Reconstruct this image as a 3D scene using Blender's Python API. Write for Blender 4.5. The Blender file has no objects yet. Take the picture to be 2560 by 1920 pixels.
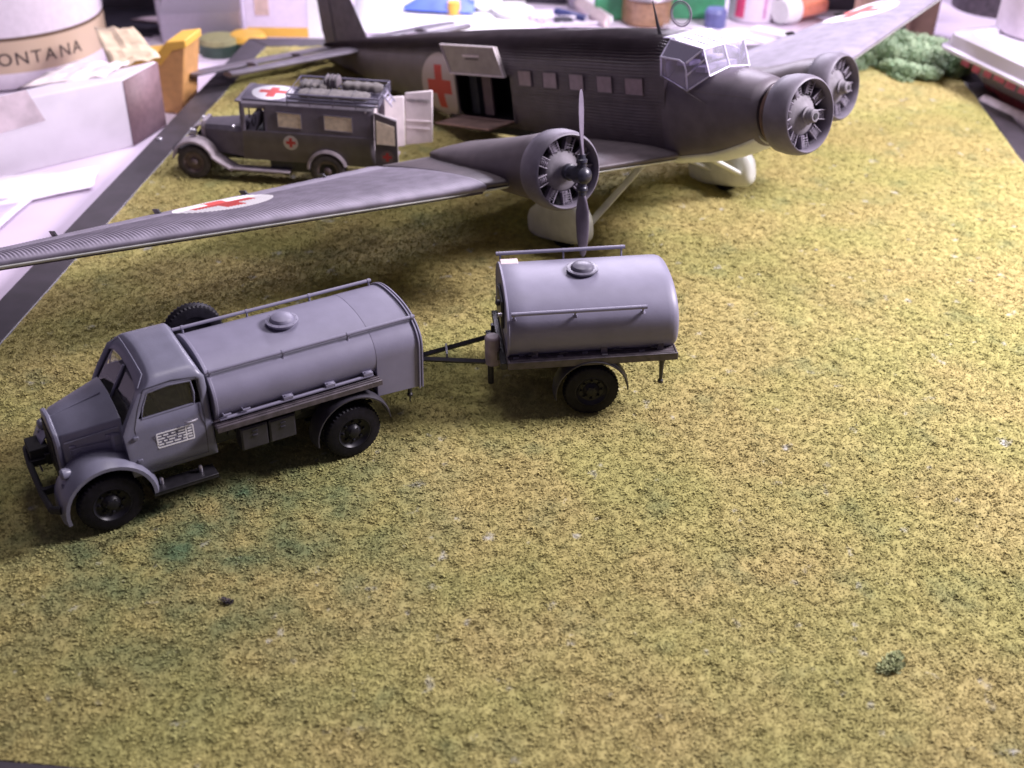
import bpy, math, random
import numpy as np
from mathutils import Vector, Matrix, noise
random.seed(7)
R = math.radians
PI = math.pi
scene = bpy.context.scene
COL = scene.collection

# ------------------------------------------------------------------ camera
CAM_H, PITCH, ROLL = 10.587, 33.519, 1.822
fwd = Vector((0, math.cos(R(PITCH)), -math.sin(R(PITCH))))
rt0 = Vector((1, 0, 0)); up0 = rt0.cross(fwd)
rt = rt0*math.cos(R(ROLL)) + up0*math.sin(R(ROLL))
up = -rt0*math.sin(R(ROLL)) + up0*math.cos(R(ROLL))
cd = bpy.data.cameras.new('camera')
cam = bpy.data.objects.new('camera', cd); COL.objects.link(cam)
cd.sensor_width = 36; cd.lens = 2850.2/2560*36
cd.clip_start = .1; cd.clip_end = 400
m = Matrix((rt, up, -fwd)).transposed().to_4x4(); m.translation = Vector((0, 0, CAM_H))
cam.matrix_world = m
cd.dof.use_dof = True; cd.dof.focus_distance = 17.6; cd.dof.aperture_fstop = 0.33
scene.camera = cam

# ------------------------------------------------------------------ light
w = bpy.data.worlds.new('World'); scene.world = w; w.use_nodes = True
w.node_tree.nodes['Background'].inputs[0].default_value = (.70, .57, .90, 1)
w.node_tree.nodes['Background'].inputs[1].default_value = .15
def lamp(name, loc, target, size, sy, power, col):
    l = bpy.data.lights.new(name, 'AREA'); l.shape = 'RECTANGLE'; l.size = size; l.size_y = sy
    l.energy = power; l.color = col
    o = bpy.data.objects.new(name, l); COL.objects.link(o); o.location = loc
    o.rotation_euler = (Vector(target)-Vector(loc)).to_track_quat('-Z', 'Y').to_euler()
    return o
lamp('desk_lamp_light', (19.5, 20.5, 17.5), (2, 19, 0), 7, 7, 14500, (1, .91, 1.02))
lamp('bench_tube_light', (3, 46, 15), (2, 32, 0), 14, 1.6, 7000, (.88, .80, 1.0))
lamp('overhead_fill_light', (-1, 25, 34), (0, 18, 0), 12, 12, 3600, (1, .93, .97))  # weak softbox added overhead as fill, not a real fixture
lamp('shelf_lamp_light', (-5, 29, 13), (-9, 38, 0), 3, 3, 900, (.97, .90, 1.0))
scene.view_settings.view_transform = 'Standard'
scene.view_settings.look = 'None'
scene.view_settings.exposure = 0.18
scene.view_settings.gamma = 1

# ------------------------------------------------------------------ materials
def newmat(name):
    m = bpy.data.materials.new(name); m.use_nodes = True
    nt = m.node_tree; return m, nt, nt.nodes['Principled BSDF']
def N(nt, t, **kw):
    n = nt.nodes.new(t)
    for k, v in kw.items(): setattr(n, k, v)
    return n
def mat(name, col, rough=.5, metal=0, var=.12, scale=6, bump=0., bscale=60, spec=.5, col2=None, trans=0, emit=None):
    m, nt, b = newmat(name)
    b.inputs['Roughness'].default_value = rough; b.inputs['Metallic'].default_value = metal
    b.inputs['Specular IOR Level'].default_value = spec
    tc = N(nt, 'ShaderNodeTexCoord')
    nz = N(nt, 'ShaderNodeTexNoise'); nz.inputs['Scale'].default_value = scale; nz.inputs['Detail'].default_value = 5
    nt.links.new(tc.outputs['Object'], nz.inputs['Vector'])
    rp = N(nt, 'ShaderNodeValToRGB')
    c = np.array(col, float); c2 = np.array(col2, float) if col2 else c*(1+var)
    c1 = c if col2 else c*(1-var)
    rp.color_ramp.elements[0].position = .35; rp.color_ramp.elements[1].position = .65
    rp.color_ramp.elements[0].color = (*np.clip(c1, 0, 1), 1); rp.color_ramp.elements[1].color = (*np.clip(c2, 0, 1), 1)
    nt.links.new(nz.outputs['Fac'], rp.inputs[0]); nt.links.new(rp.outputs[0], b.inputs['Base Color'])
    if bump:
        n2 = N(nt, 'ShaderNodeTexNoise'); n2.inputs['Scale'].default_value = bscale; n2.inputs['Detail'].default_value = 4
        bp = N(nt, 'ShaderNodeBump'); bp.inputs['Strength'].default_value = bump; bp.inputs['Distance'].default_value = .02
        nt.links.new(tc.outputs['Object'], n2.inputs['Vector']); nt.links.new(n2.outputs['Fac'], bp.inputs['Height'])
        nt.links.new(bp.outputs[0], b.inputs['Normal'])
    if trans: b.inputs['Transmission Weight'].default_value = trans
    return m
def translucent(m, f=.5):
    nt = m.node_tree; b = nt.nodes['Principled BSDF']; t = N(nt, 'ShaderNodeBsdfTranslucent'); mx = N(nt, 'ShaderNodeMixShader'); mx.inputs[0].default_value = f
    nt.links.new(b.inputs['Base Color'].links[0].from_socket, t.inputs[0]); nt.links.new(b.outputs[0], mx.inputs[1]); nt.links.new(t.outputs[0], mx.inputs[2])
    nt.links.new(mx.outputs[0], nt.nodes['Material Output'].inputs[0]); return m
def crossmat(name, base, marks, rough=.5, red=(.55, .03, .03), white=(.8, .78, .78), soft=.5):
    """base paint with printed white discs and red crosses; marks = list of (axis pair, centre u, centre v, radius, side test axis/sign)"""
    m = mat(name, base, rough, var=.16, scale=3)
    nt = m.node_tree; b = nt.nodes['Principled BSDF']
    prev = b.inputs['Base Color'].links[0].from_socket
    tc = N(nt, 'ShaderNodeTexCoord'); sx = N(nt, 'ShaderNodeSeparateXYZ'); nt.links.new(tc.outputs['Object'], sx.inputs[0])
    def M(op, a, bb=None, clamp=False):
        n = N(nt, 'ShaderNodeMath', operation=op); n.use_clamp = clamp
        for i, x in enumerate((a, bb)):
            if x is None: continue
            if isinstance(x, (int, float)): n.inputs[i].default_value = x
            else: nt.links.new(x, n.inputs[i])
        return n.outputs[0]
    def mix(f, c):
        nonlocal prev
        n = N(nt, 'ShaderNodeMix', data_type='RGBA'); nt.links.new(f, n.inputs[0]); nt.links.new(prev, n.inputs[6])
        n.inputs[7].default_value = (*c, 1); prev = n.outputs[2]
    for (ua, va, cu, cv, r, sa, sg, *th0) in marks:
        u = M('SUBTRACT', sx.outputs[ua], cu); v = M('SUBTRACT', sx.outputs[va], cv)
        side = M('GREATER_THAN', M('MULTIPLY', sx.outputs[sa], float(sg)), th0[0] if th0 else 0.0)
        au = M('ABSOLUTE', u); av = M('ABSOLUTE', v)
        d = M('SQRT', M('ADD', M('MULTIPLY', u, u), M('MULTIPLY', v, v)))
        disc = M('MULTIPLY', M('LESS_THAN', d, r), side)
        a = M('MULTIPLY', M('LESS_THAN', au, r*.66), M('LESS_THAN', av, r*.21))
        c = M('MULTIPLY', M('LESS_THAN', av, r*.66), M('LESS_THAN', au, r*.21))
        cr = M('MULTIPLY', M('MAXIMUM', a, c), side)
        mix(disc, white); mix(cr, red)
    nt.links.new(prev, b.inputs['Base Color'])
    return m

M_truck = mat('grey_model_paint', (.145, .145, .19), .38, var=.07, scale=4, bump=.08, bscale=40)
M_tank = mat('grey_tank_paint', (.178, .170, .230), .50, var=.06, scale=3, bump=.05, bscale=30)
M_black = mat('black_chassis_paint', (.018, .017, .020), .42, var=.3, scale=8)
M_bed = mat('dark_bed_paint', (.070, .058, .066), .45, var=.3, scale=9)
M_fend = mat('dark_fender_paint', (.030, .027, .036), .5, var=.2, scale=6)
M_tyre = mat('black_tyre_rubber', (.009, .008, .012), .55, var=.3, scale=14, bump=.15, bscale=70, spec=.18)
M_hub = mat('dark_hub_paint', (.010, .0095, .013), .42, var=.3, scale=10, spec=.3)
M_white = mat('white_marking', (.75, .75, .75), .5, var=.1, scale=30)
M_inter = mat('tan_cab_interior', (.10, .085, .05), .7, var=.3, scale=8)
M_metal = mat('bare_metal', (.45, .43, .48), .3, metal=.8)
M_can = mat('tan_grey_canister', (.26, .21, .22), .5, var=.15)
# aircraft
DG = (.082, .066, .075)
M_mastd = mat('dark_fitting_paint', (.03, .028, .035), .45)
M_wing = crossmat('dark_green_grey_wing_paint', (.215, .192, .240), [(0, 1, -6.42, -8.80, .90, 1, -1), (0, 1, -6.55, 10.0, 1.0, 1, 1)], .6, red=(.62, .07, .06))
M_fus = crossmat('dark_fuselage_paint', DG, [(0, 2, -10.98, .10, .80, 1, -1)], .45, red=(.42, .02, .02), white=(.36, .29, .29))
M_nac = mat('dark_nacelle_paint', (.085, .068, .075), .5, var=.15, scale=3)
M_cowl = mat('grey_cowling_paint', (.13, .115, .145), .55, var=.12, scale=5)
M_under = mat('pale_blue_grey_underside', (.60, .61, .56), .5, var=.1, scale=3)
M_cyl = mat('engine_cylinder_grey', (.15, .13, .165), .6, var=.3, scale=18)
M_crank = mat('engine_crankcase_grey', (.155, .142, .16), .75, var=.15, scale=6)
M_hubd = mat('propeller_hub_dark', (.022, .022, .034), .35, var=.3)
M_prop = mat('propeller_grey', (.13, .11, .15), .55, var=.12, scale=4)
M_exh = mat('brown_exhaust_collector', (.10, .055, .04), .5, var=.4, scale=7)
M_frame = mat('canopy_frame_white', (.62, .58, .74), .35, var=.1)
M_door = mat('grey_door_inside', (.36, .32, .32), .5, var=.12, scale=4)
M_ramp = mat('brown_door_lining', (.10, .06, .05), .55, var=.35, scale=5)
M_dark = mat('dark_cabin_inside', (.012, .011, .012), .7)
M_curt = mat('window_pale_pane', (.26, .19, .22), .35, var=.12, scale=7)
def glass(name, col=(.85, .85, .95), rough=.05, alpha=.45):
    m, nt, b = newmat(name)
    b.inputs['Base Color'].default_value = (*col, 1); b.inputs['Roughness'].default_value = rough
    tr = N(nt, 'ShaderNodeBsdfTransparent'); tr.inputs[0].default_value = (*col, 1)
    gl = N(nt, 'ShaderNodeBsdfGlossy'); gl.inputs['Roughness'].default_value = rough+.08
    df = N(nt, 'ShaderNodeBsdfDiffuse'); df.inputs[0].default_value = (*[x*.8 for x in col], 1)
    fr = N(nt, 'ShaderNodeFresnel'); fr.inputs[0].default_value = 1.6
    nz = N(nt, 'ShaderNodeTexNoise'); nz.inputs['Scale'].default_value = 3.0
    mx0 = N(nt, 'ShaderNodeMixShader'); mx0.inputs[0].default_value = 1-alpha
    nt.links.new(df.outputs[0], mx0.inputs[1]); nt.links.new(tr.outputs[0], mx0.inputs[2])
    mx = N(nt, 'ShaderNodeMixShader')
    nt.links.new(fr.outputs[0], mx.inputs[0]); nt.links.new(mx0.outputs[0], mx.inputs[1]); nt.links.new(gl.outputs[0], mx.inputs[2])
    nt.links.new(mx.outputs[0], nt.nodes['Material Output'].inputs[0])
    return m
M_glass = glass('canopy_clear_plastic', (.88, .84, 1.0), .10, .22)
M_cabglass = glass('cab_window_clear', (.9, .9, .9), .04, .02)
# ambulance
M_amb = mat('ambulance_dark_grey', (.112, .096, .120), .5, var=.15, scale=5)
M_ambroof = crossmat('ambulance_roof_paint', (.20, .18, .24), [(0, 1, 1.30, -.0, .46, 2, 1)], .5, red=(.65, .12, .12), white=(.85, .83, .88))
M_ambside = crossmat('ambulance_side_paint', (.108, .092, .114), [(0, 2, .80, 1.0, .165, 1, 1, -.6)], .5, red=(.5, .03, .05), white=(.5, .45, .5))
M_ambdoor = crossmat('ambulance_door_paint', (.070, .056, .064), [(0, 2, -1.36, .82, .15, 1, 1, -.6)], .5, red=(.35, .03, .03), white=(.12, .08, .08))
M_dust = mat('dusty_grey_paint', (.34, .29, .32), .6, var=.2, scale=5)
M_cur = mat('tan_window_curtain', (.66, .55, .42), .7, var=.15, scale=9)
M_bag = mat('khaki_canvas', (.135, .122, .118), .85, var=.25, scale=9, bump=.4, bscale=25)
M_bag2 = mat('brown_canvas', (.13, .11, .12), .85, var=.25, scale=9, bump=.4, bscale=25)
M_dwhite = mat('white_door_inside', (.78, .70, .72), .5, var=.06)
M_strap = mat('dark_strap', (.05, .045, .05), .6)

# ------------------------------------------------------------------ mesh helpers
class MB:
    def __init__(s): s.v = []; s.f = []
    def add(s, vs, fs):
        o = len(s.v); s.v += [tuple(p) for p in vs]; s.f += [tuple(i+o for i in f) for f in fs]; return s
    def box(s, c, d, rot=None, taper=None):
        x, y, z = [k/2 for k in d]; vs = [(a*x, b*y, e*z) for e in (-1, 1) for a, b in ((-1, -1), (1, -1), (1, 1), (-1, 1))]
        if taper: vs = [(p[0]*(taper[0] if p[2] > 0 else 1), p[1]*(taper[1] if p[2] > 0 else 1), p[2]) for p in vs]
        if rot is not None: vs = [tuple(rot @ Vector(p)) for p in vs]
        vs = [(p[0]+c[0], p[1]+c[1], p[2]+c[2]) for p in vs]
        return s.add(vs, [(3, 2, 1, 0), (4, 5, 6, 7), (0, 1, 5, 4), (1, 2, 6, 5), (2, 3, 7, 6), (3, 0, 4, 7)])
    def lathe(s, prof, o=(0, 0, 0), axis=(1, 0, 0), n=32, close=False, mod=None, sx=1, sy=1, caps=True):
        """prof: list of (t along axis, r)"""
        a = Vector(axis).normalized(); u = a.cross(Vector((0, 0, 1)) if abs(a.z) < .9 else Vector((0, 1, 0))).normalized(); q = a.cross(u)
        vs = []
        for j, (t, r) in enumerate(prof):
            for i in range(n):
                th = 2*PI*i/n; rr = r*(mod(j, i) if mod else 1)
                vs.append(Vector(o)+a*t+u*(rr*sx*math.cos(th))+q*(rr*sy*math.sin(th)))
        fs = []; m_ = len(prof)
        for j in range(m_-1 + (1 if close else 0)):
            j2 = (j+1) % m_
            for i in range(n):
                i2 = (i+1) % n; fs.append((j*n+i, j*n+i2, j2*n+i2, j2*n+i))
        if not close and caps:
            fs.append(tuple(range(n-1, -1, -1))); fs.append(tuple((m_-1)*n+i for i in range(n)))
        return s.add(vs, fs)
    def cyl(s, p0, p1, r, r1=None, n=16):
        p0 = Vector(p0); p1 = Vector(p1); L = (p1-p0).length
        return s.lathe([(0, r), (L, r if r1 is None else r1)], p0, (p1-p0), n)
    def tube(s, pts, r, n=8, closed=False, ry=None):
        pts = [Vector(p) for p in pts]; k = len(pts); vs = []; fs = []
        prev = None
        for i, p in enumerate(pts):
            if closed: t = pts[(i+1) % k]-pts[i-1]
            else: t = pts[min(i+1, k-1)]-pts[max(i-1, 0)]
            t.normalize()
            if prev is None: prev = t.cross(Vector((0, 0, 1)) if abs(t.z) < .9 else Vector((0, 1, 0))).normalized()
            u = (prev - t*prev.dot(t)).normalized(); prev = u; q = t.cross(u)
            for j in range(n):
                th = 2*PI*j/n; vs.append(p+u*r*math.cos(th)+q*(ry or r)*math.sin(th))
        for i in range(k if closed else k-1):
            for j in range(n):
                a = i*n+j; b_ = i*n+(j+1) % n; c = ((i+1) % k)*n; fs.append((a, b_, c+(j+1) % n, c+j))
        if not closed: fs.append(tuple(range(n-1, -1, -1))); fs.append(tuple((k-1)*n+j for j in range(n)))
        return s.add(vs, fs)
    def loft(s, secs, caps=True, closed=True):
        n = len(secs[0]); vs = [p for sec in secs for p in sec]; fs = []
        for i in range(len(secs)-1):
            for j in range(n if closed else n-1):
                j2 = (j+1) % n; fs.append((i*n+j, i*n+j2, (i+1)*n+j2, (i+1)*n+j))
        if caps and closed: fs.append(tuple(range(n-1, -1, -1))); fs.append(tuple((len(secs)-1)*n+j for j in range(n)))
        return s.add(vs, fs)
    def prism(s, pts, ax, t0, t1):
        """extrude 2D polygon along axis ax ('x','y','z')"""
        def P(a, b, t): return {'x': (t, a, b), 'y': (a, t, b), 'z': (a, b, t)}[ax]
        n = len(pts); vs = [P(a, b, t0) for a, b in pts]+[P(a, b, t1) for a, b in pts]
        return s.add(vs, [tuple(range(n)), tuple(range(2*n-1, n-1, -1))]+[(i, i+n, (i+1) % n+n, (i+1) % n) for i in range(n)])
    def build(s, name, m, parent=None, smooth=True, bevel=0, segs=2, ang=35, loc=None, subsurf=0, solid=0):
        me = bpy.data.meshes.new(name); me.from_pydata([tuple(p) for p in s.v], [], s.f); me.update()
        me.validate()
        import bmesh
        bm = bmesh.new(); bm.from_mesh(me); bmesh.ops.recalc_face_normals(bm, faces=bm.faces); bm.to_mesh(me); bm.free()
        if m: me.materials.append(m)
        if smooth:
            me.shade_smooth()
            if not subsurf:
                try: me.set_sharp_from_angle(angle=R(ang))
                except Exception: pass
        o = bpy.data.objects.new(name, me); COL.objects.link(o)
        if parent: o.parent = parent
        if loc: o.location = loc
        if solid: md = o.modifiers.new('solid', 'SOLIDIFY'); md.thickness = solid; md.offset = 0
        if bevel:
            md = o.modifiers.new('bevel', 'BEVEL'); md.width = bevel; md.segments = segs; md.limit_method = 'ANGLE'; md.angle_limit = R(30)
        if subsurf: md = o.modifiers.new('sub', 'SUBSURF'); md.levels = subsurf; md.render_levels = subsurf
        return o
def tag(o, label=None, cat=None, group=None, kind=None):
    for k, v in (('label', label), ('category', cat), ('group', group), ('kind', kind)):
        if v: o[k] = v
    return o
def thing(name, label, cat, loc=(0, 0, 0), rot=(0, 0, 0), group=None):
    o = bpy.data.objects.new(name, None); COL.objects.link(o); o.empty_display_size = .2
    o.location = loc; o.rotation_euler = rot
    return tag(o, label, cat, group)
def dup(o, parent=None, loc=None, rot=None):
    c = o.copy(); COL.objects.link(c); c.parent = parent
    if loc is not None: c.location = loc
    if rot is not None: c.rotation_euler = rot
    for ch in list(o.children): dup(ch, c)
    return c
def arc(cx, cz, r, a0, a1, n): return [(cx+r*math.cos(R(a0+(a1-a0)*i/n)), cz+r*math.sin(R(a0+(a1-a0)*i/n))) for i in range(n+1)]

#SETTING
exec_parts = []
# ------------------------------------------------------------------ ground board
EX = Vector((.9974, -.0725, 0)); EY = Vector((.0725, .9974, 0))
def bw(X, Y, z=0): p = EX*X+EY*Y; return (p.x, p.y, z)
def backY(X): return 33.25+(X+10)*(36.2-33.25)/20.4        # inner back edge of the board
tb = MB().box((2, 28, -.75), (90, 60, .3)).build('tabletop', mat('pale_worktable_paint', (.66, .57, .69), .5, var=.10, scale=.25), None)
tag(tb, kind='structure')
# turf sheet
nx, ny = 300, 380
xs = np.linspace(-10.1, 10.42, nx); vs = []
for j in range(ny):
    for i in range(nx):
        X = xs[i]; Y = 7.74+(backY(X)-7.74)*j/(ny-1)
        p = EX*X+EY*Y
        z = .035*noise.noise(Vector((p.x*.9, p.y*.9, 0)))+.022*noise.noise(Vector((p.x*5, p.y*5, 3)))+.012*noise.noise(Vector((p.x*13, p.y*13, 7)))
        vs.append((p.x, p.y, z-.02))
fs = [(j*nx+i, j*nx+i+1, (j+1)*nx+i+1, (j+1)*nx+i) for j in range(ny-1) for i in range(nx-1)]
def turfmat(name, sheet=False):
    m, nt, b = newmat(name)
    b.inputs['Roughness'].default_value = .85; b.inputs['Specular IOR Level'].default_value = .2
    tc = N(nt, 'ShaderNodeTexCoord')
    def nzr(scale, e0, e1, c0, c1, det=4):
        n = N(nt, 'ShaderNodeTexNoise'); n.inputs['Scale'].default_value = scale; n.inputs['Detail'].default_value = det
        nt.links.new(tc.outputs['Object'], n.inputs['Vector'])
        r = N(nt, 'ShaderNodeValToRGB'); r.color_ramp.elements[0].position = e0; r.color_ramp.elements[1].position = e1
        r.color_ramp.elements[0].color = (*c0, 1); r.color_ramp.elements[1].color = (*c1, 1)
        nt.links.new(n.outputs['Fac'], r.inputs[0]); return r.outputs[0]
    base = nzr(.42, .40, .60, (.365, .305, .120), (.318, .295, .104))
    fine = nzr(9, .33, .60, (.80, .79, .74), (1.12, 1.11, 1.09), 7)
    mu = N(nt, 'ShaderNodeMix', data_type='RGBA', blend_type='MULTIPLY'); mu.inputs[0].default_value = 1
    nt.links.new(base, mu.inputs[6]); nt.links.new(fine, mu.inputs[7]); out = mu.outputs[2]
    # scattered dark green flock: more of it left of the tank truck
    gr = nzr(1.1, .54, .70, (0, 0, 0), (1, 1, 1), 5)
    ln = N(nt, 'ShaderNodeVectorMath', operation='DISTANCE'); nt.links.new(tc.outputs['Object'], ln.inputs[0]); ln.inputs[1].default_value = (-4.3, 12.4, 0)
    mr = N(nt, 'ShaderNodeMapRange'); mr.inputs[1].default_value = 4.4; mr.inputs[2].default_value = .4; mr.inputs[3].default_value = .15; mr.inputs[4].default_value = 1.5
    nt.links.new(ln.outputs['Value'], mr.inputs[0])
    gr2 = nzr(1.5, .34, .72, (.15, .15, .15), (1, 1, 1), 5)
    mm = N(nt, 'ShaderNodeMath', operation='MULTIPLY'); nt.links.new(mr.outputs[0], mm.inputs[0]); nt.links.new(gr2, mm.inputs[1])
    m1 = N(nt, 'ShaderNodeMath', operation='MULTIPLY'); nt.links.new(gr, m1.inputs[0]); m1.inputs[1].default_value = .5
    mxx = N(nt, 'ShaderNodeMath', operation='MAXIMUM'); nt.links.new(mm.outputs[0], mxx.inputs[0]); nt.links.new(m1.outputs[0], mxx.inputs[1])
    m3 = N(nt, 'ShaderNodeMath', operation='MULTIPLY'); nt.links.new(mxx.outputs[0], m3.inputs[0]); m3.inputs[1].default_value = .75
    mg = N(nt, 'ShaderNodeMix', data_type='RGBA'); nt.links.new(m3.outputs[0], mg.inputs[0]); nt.links.new(out, mg.inputs[6]); mg.inputs[7].default_value = (.085, .135, .065, 1)
    out = mg.outputs[2]
    # pale bare spots
    bs = nzr(2.6, .66, .76, (0, 0, 0), (1, 1, 1), 3)
    mb = N(nt, 'ShaderNodeMix', data_type='RGBA'); 
    m4 = N(nt, 'ShaderNodeMath', operation='MULTIPLY'); nt.links.new(bs, m4.inputs[0]); m4.inputs[1].default_value = .8 if sheet else .45
    nt.links.new(m4.outputs[0], mb.inputs[0]); nt.links.new(out, mb.inputs[6]); mb.inputs[7].default_value = (.42, .43, .42, 1)
    out = mb.outputs[2]
    if not sheet:
        ge = N(nt, 'ShaderNodeNewGeometry')
        r = N(nt, 'ShaderNodeValToRGB'); nt.links.new(ge.outputs['Random Per Island'], r.inputs[0])
        r.color_ramp.elements[0].color = (.90, .91, .89, 1); r.color_ramp.elements[1].color = (1.12, 1.11, 1.08, 1)
        e = r.color_ramp.elements.new(.5); e.color = (1, 1, 1, 1)
        m2 = N(nt, 'ShaderNodeMix', data_type='RGBA', blend_type='MULTIPLY'); m2.inputs[0].default_value = 1
        nt.links.new(out, m2.inputs[6]); nt.links.new(r.outputs[0], m2.inputs[7]); out = m2.outputs[2]
    nt.links.new(out, b.inputs['Base Color'])
    return m
MT = turfmat('turf_flock'); MTS = turfmat('turf_mat', True)
g = MB().add(vs, fs)
me = bpy.data.meshes.new('ground'); me.from_pydata(g.v, [], g.f); me.shade_smooth(); me.materials.append(MTS)
gob = bpy.data.objects.new('ground', me); COL.objects.link(gob); tag(gob, kind='structure')
# flock: short fibres in tight clumps over the sheet
def flock(name, n, region, seed, size, hh=1., m=None):
    rs = np.random.RandomState(seed)
    X, Y, Z = region(rs, n); n = len(X)
    nb = 3; V = np.zeros((n, nb*2+1, 3), np.float32)
    V[:, 0] = np.stack([X, Y, Z], 1)
    az0 = rs.uniform(0, 2*PI, n); sz = size*rs.uniform(.6, 1.5, n)
    for b in range(nb):
        az = az0+b*2.1+rs.uniform(-.5, .5, n); L = sz*rs.uniform(.7, 1.2, n); h = L*rs.uniform(.15, .55, n)*hh
        dx = np.cos(az)*L; dy = np.sin(az)*L; wx = -np.sin(az)*L*.30; wy = np.cos(az)*L*.30
        V[:, 1+2*b] = np.stack([X+dx+wx, Y+dy+wy, Z+h], 1); V[:, 2+2*b] = np.stack([X+dx-wx, Y+dy-wy, Z+h*rs.uniform(.5, 1, n)], 1)
    base = np.arange(n)[:, None, None]*(nb*2+1)
    T = np.array([[0, 1+2*b, 2+2*b] for b in range(nb)])[None]
    F = (base+T).reshape(-1)
    me = bpy.data.meshes.new(name); me.vertices.add(n*(nb*2+1)); me.vertices.foreach_set('co', V.reshape(-1))
    nf = n*nb; me.loops.add(nf*3); me.loops.foreach_set('vertex_index', F.astype(np.int32))
    me.polygons.add(nf); me.polygons.foreach_set('loop_start', np.arange(0, nf*3, 3, dtype=np.int32))
    me.update(); me.materials.append(m or MT)
    o = bpy.data.objects.new(name, me); COL.objects.link(o); return o
def reg(rs, n):
    # density falls with distance from the camera
    Y = 7.74+(36-7.74)*rs.beta(1.0, 1.75, n); X = rs.uniform(-10.05, 10.38, n)
    ok = Y < backY(X)-.03
    # wedge seen by the camera
    x = EX.x*X+EY.x*Y; y = EX.y*X+EY.y*Y
    ok &= np.abs(x) < y*.52+2.0
    x = x[ok]; y = y[ok]
    z = np.array([.035*noise.noise(Vector((a*.9, b*.9, 0)))+.028*noise.noise(Vector((a*5, b*5, 3)))+.018*noise.noise(Vector((a*11, b*11, 8))) for a, b in zip(x, y)])
    return x, y, z-.032+rs.uniform(-.007, .007, len(x))
tf = flock('turf', 470000, reg, 3, .034, 1.65); tag(tf, kind='stuff')
# board with black painted edge
M_rail = mat('black_frame_paint', (.020, .015, .022), .50, var=.35, scale=3, spec=1.0)
brd = thing('display_board', 'black edged wooden base board under the green turf mat', 'board', bw(0, 20, -.6))
def toB(p): return (p[0]-brd.location.x, p[1]-brd.location.y, p[2]+.6)
def strip(a, b, c, d):
    mbx = MB(); q = [a, b, c, d]
    vs = [toB(bw(x, y, -.58)) for x, y in q]+[toB(bw(x, y, -.015)) for x, y in q]
    mbx.add(vs, [(3, 2, 1, 0), (4, 5, 6, 7), (0, 1, 5, 4), (1, 2, 6, 5), (2, 3, 7, 6), (3, 0, 4, 7)])
    return mbx.build('edge_rail', M_rail, brd, bevel=.03)
strip((-10.83, 7.02), (11.07, 7.02), (10.42, 7.72), (-10.1, 7.72))
lr = strip((-10.83, 7.02), (-10.1, 7.72), (-10.1, 33.25), (-10.83, 33.95))
strip((10.42, 7.72), (11.07, 7.02), (11.07, 36.95), (10.42, 36.2))
strip((-10.1, 33.25), (10.42, 36.2), (11.07, 36.95), (-10.83, 33.95))
MB().add([toB(bw(x, y, z)) for z in (-.59, -.2) for x, y in ((-10.1, 7.6), (10.42, 7.6), (10.42, 36.2), (-10.1, 33.25))],
         [(3, 2, 1, 0), (4, 5, 6, 7), (0, 1, 5, 4), (1, 2, 6, 5), (2, 3, 7, 6), (3, 0, 4, 7)]).build('panel', mat('board_wood', (.3, .22, .14), .7), brd)
sc = MB().lathe([(0, .07), (.03, .07), (.05, .04), (.055, 0.001)], toB((-8.78, 26.3, -.012)), (0, 0, 1), 12).build('screw', M_metal, brd)

# ------------------------------------------------------------------ wheels
def wheel(parent, c, r, wd, out=1, tread=44, hubr=.55, loc=None, studs=8, dual=False):
    """tyre with lugs and a dished hub; wheel axis = y, out=+1/-1 outer face side"""
    n = tread*2; o = (0, 0, 0)
    prof = [(-.5*wd, r*.60), (-.5*wd, r*.80), (-.42*wd, r*.93), (-.30*wd, r*.985), (-.1*wd, r), (.1*wd, r), (.30*wd, r*.985), (.42*wd, r*.93), (.5*wd, r*.80), (.5*wd, r*.60)]
    def mod(j, i):
        if j in (3, 6): return 1 if i % 2 else .955
        if j in (4, 5): return 1 if (i+(j == 5)) % 2 else .965
        if j in (2, 7): return 1 if i % 2 else .975
        return 1
    t = MB().lathe(prof, o, (0, 1, 0), n, mod=mod, close=True).build('tyre', M_tyre, parent, loc=c, ang=28)
    s = out
    h = [(s*.47*wd, r*.60), (s*.50*wd, r*.56), (s*.36*wd, r*.52), (s*.22*wd, r*.44), (s*.20*wd, r*.30), (s*.34*wd, r*.24), (s*.42*wd, r*.20), (s*.55*wd, r*.17), (s*.60*wd, r*.10), (s*.60*wd, .002)]
    hb = MB().lathe(h, o, (0, 1, 0), 40, caps=False)
    hb.lathe([(-s*.45*wd, r*.62), (-s*.3*wd, r*.3), (-s*.3*wd, .002)], o, (0, 1, 0), 24, caps=False)
    hub = hb.build('rim', M_hub, parent, loc=c)
    nb = MB()
    for k in range(studs):
        a = 2*PI*k/studs; p = Vector((math.cos(a)*r*.36, s*.20*wd, math.sin(a)*r*.36))
        nb.cyl(p, p+Vector((0, s*.16*wd, 0)), r*.055, r*.04, 8)
    for k in range(6):
        a = 2*PI*k/6; p = Vector((math.cos(a)*r*.185, s*.48*wd, math.sin(a)*r*.185)); nb.cyl(p, p+Vector((0, s*.07*wd, 0)), r*.03, r*.03, 6)
    tag(nb.build('wheel_nuts', M_hub, hub), kind='stuff')
    return t

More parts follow.
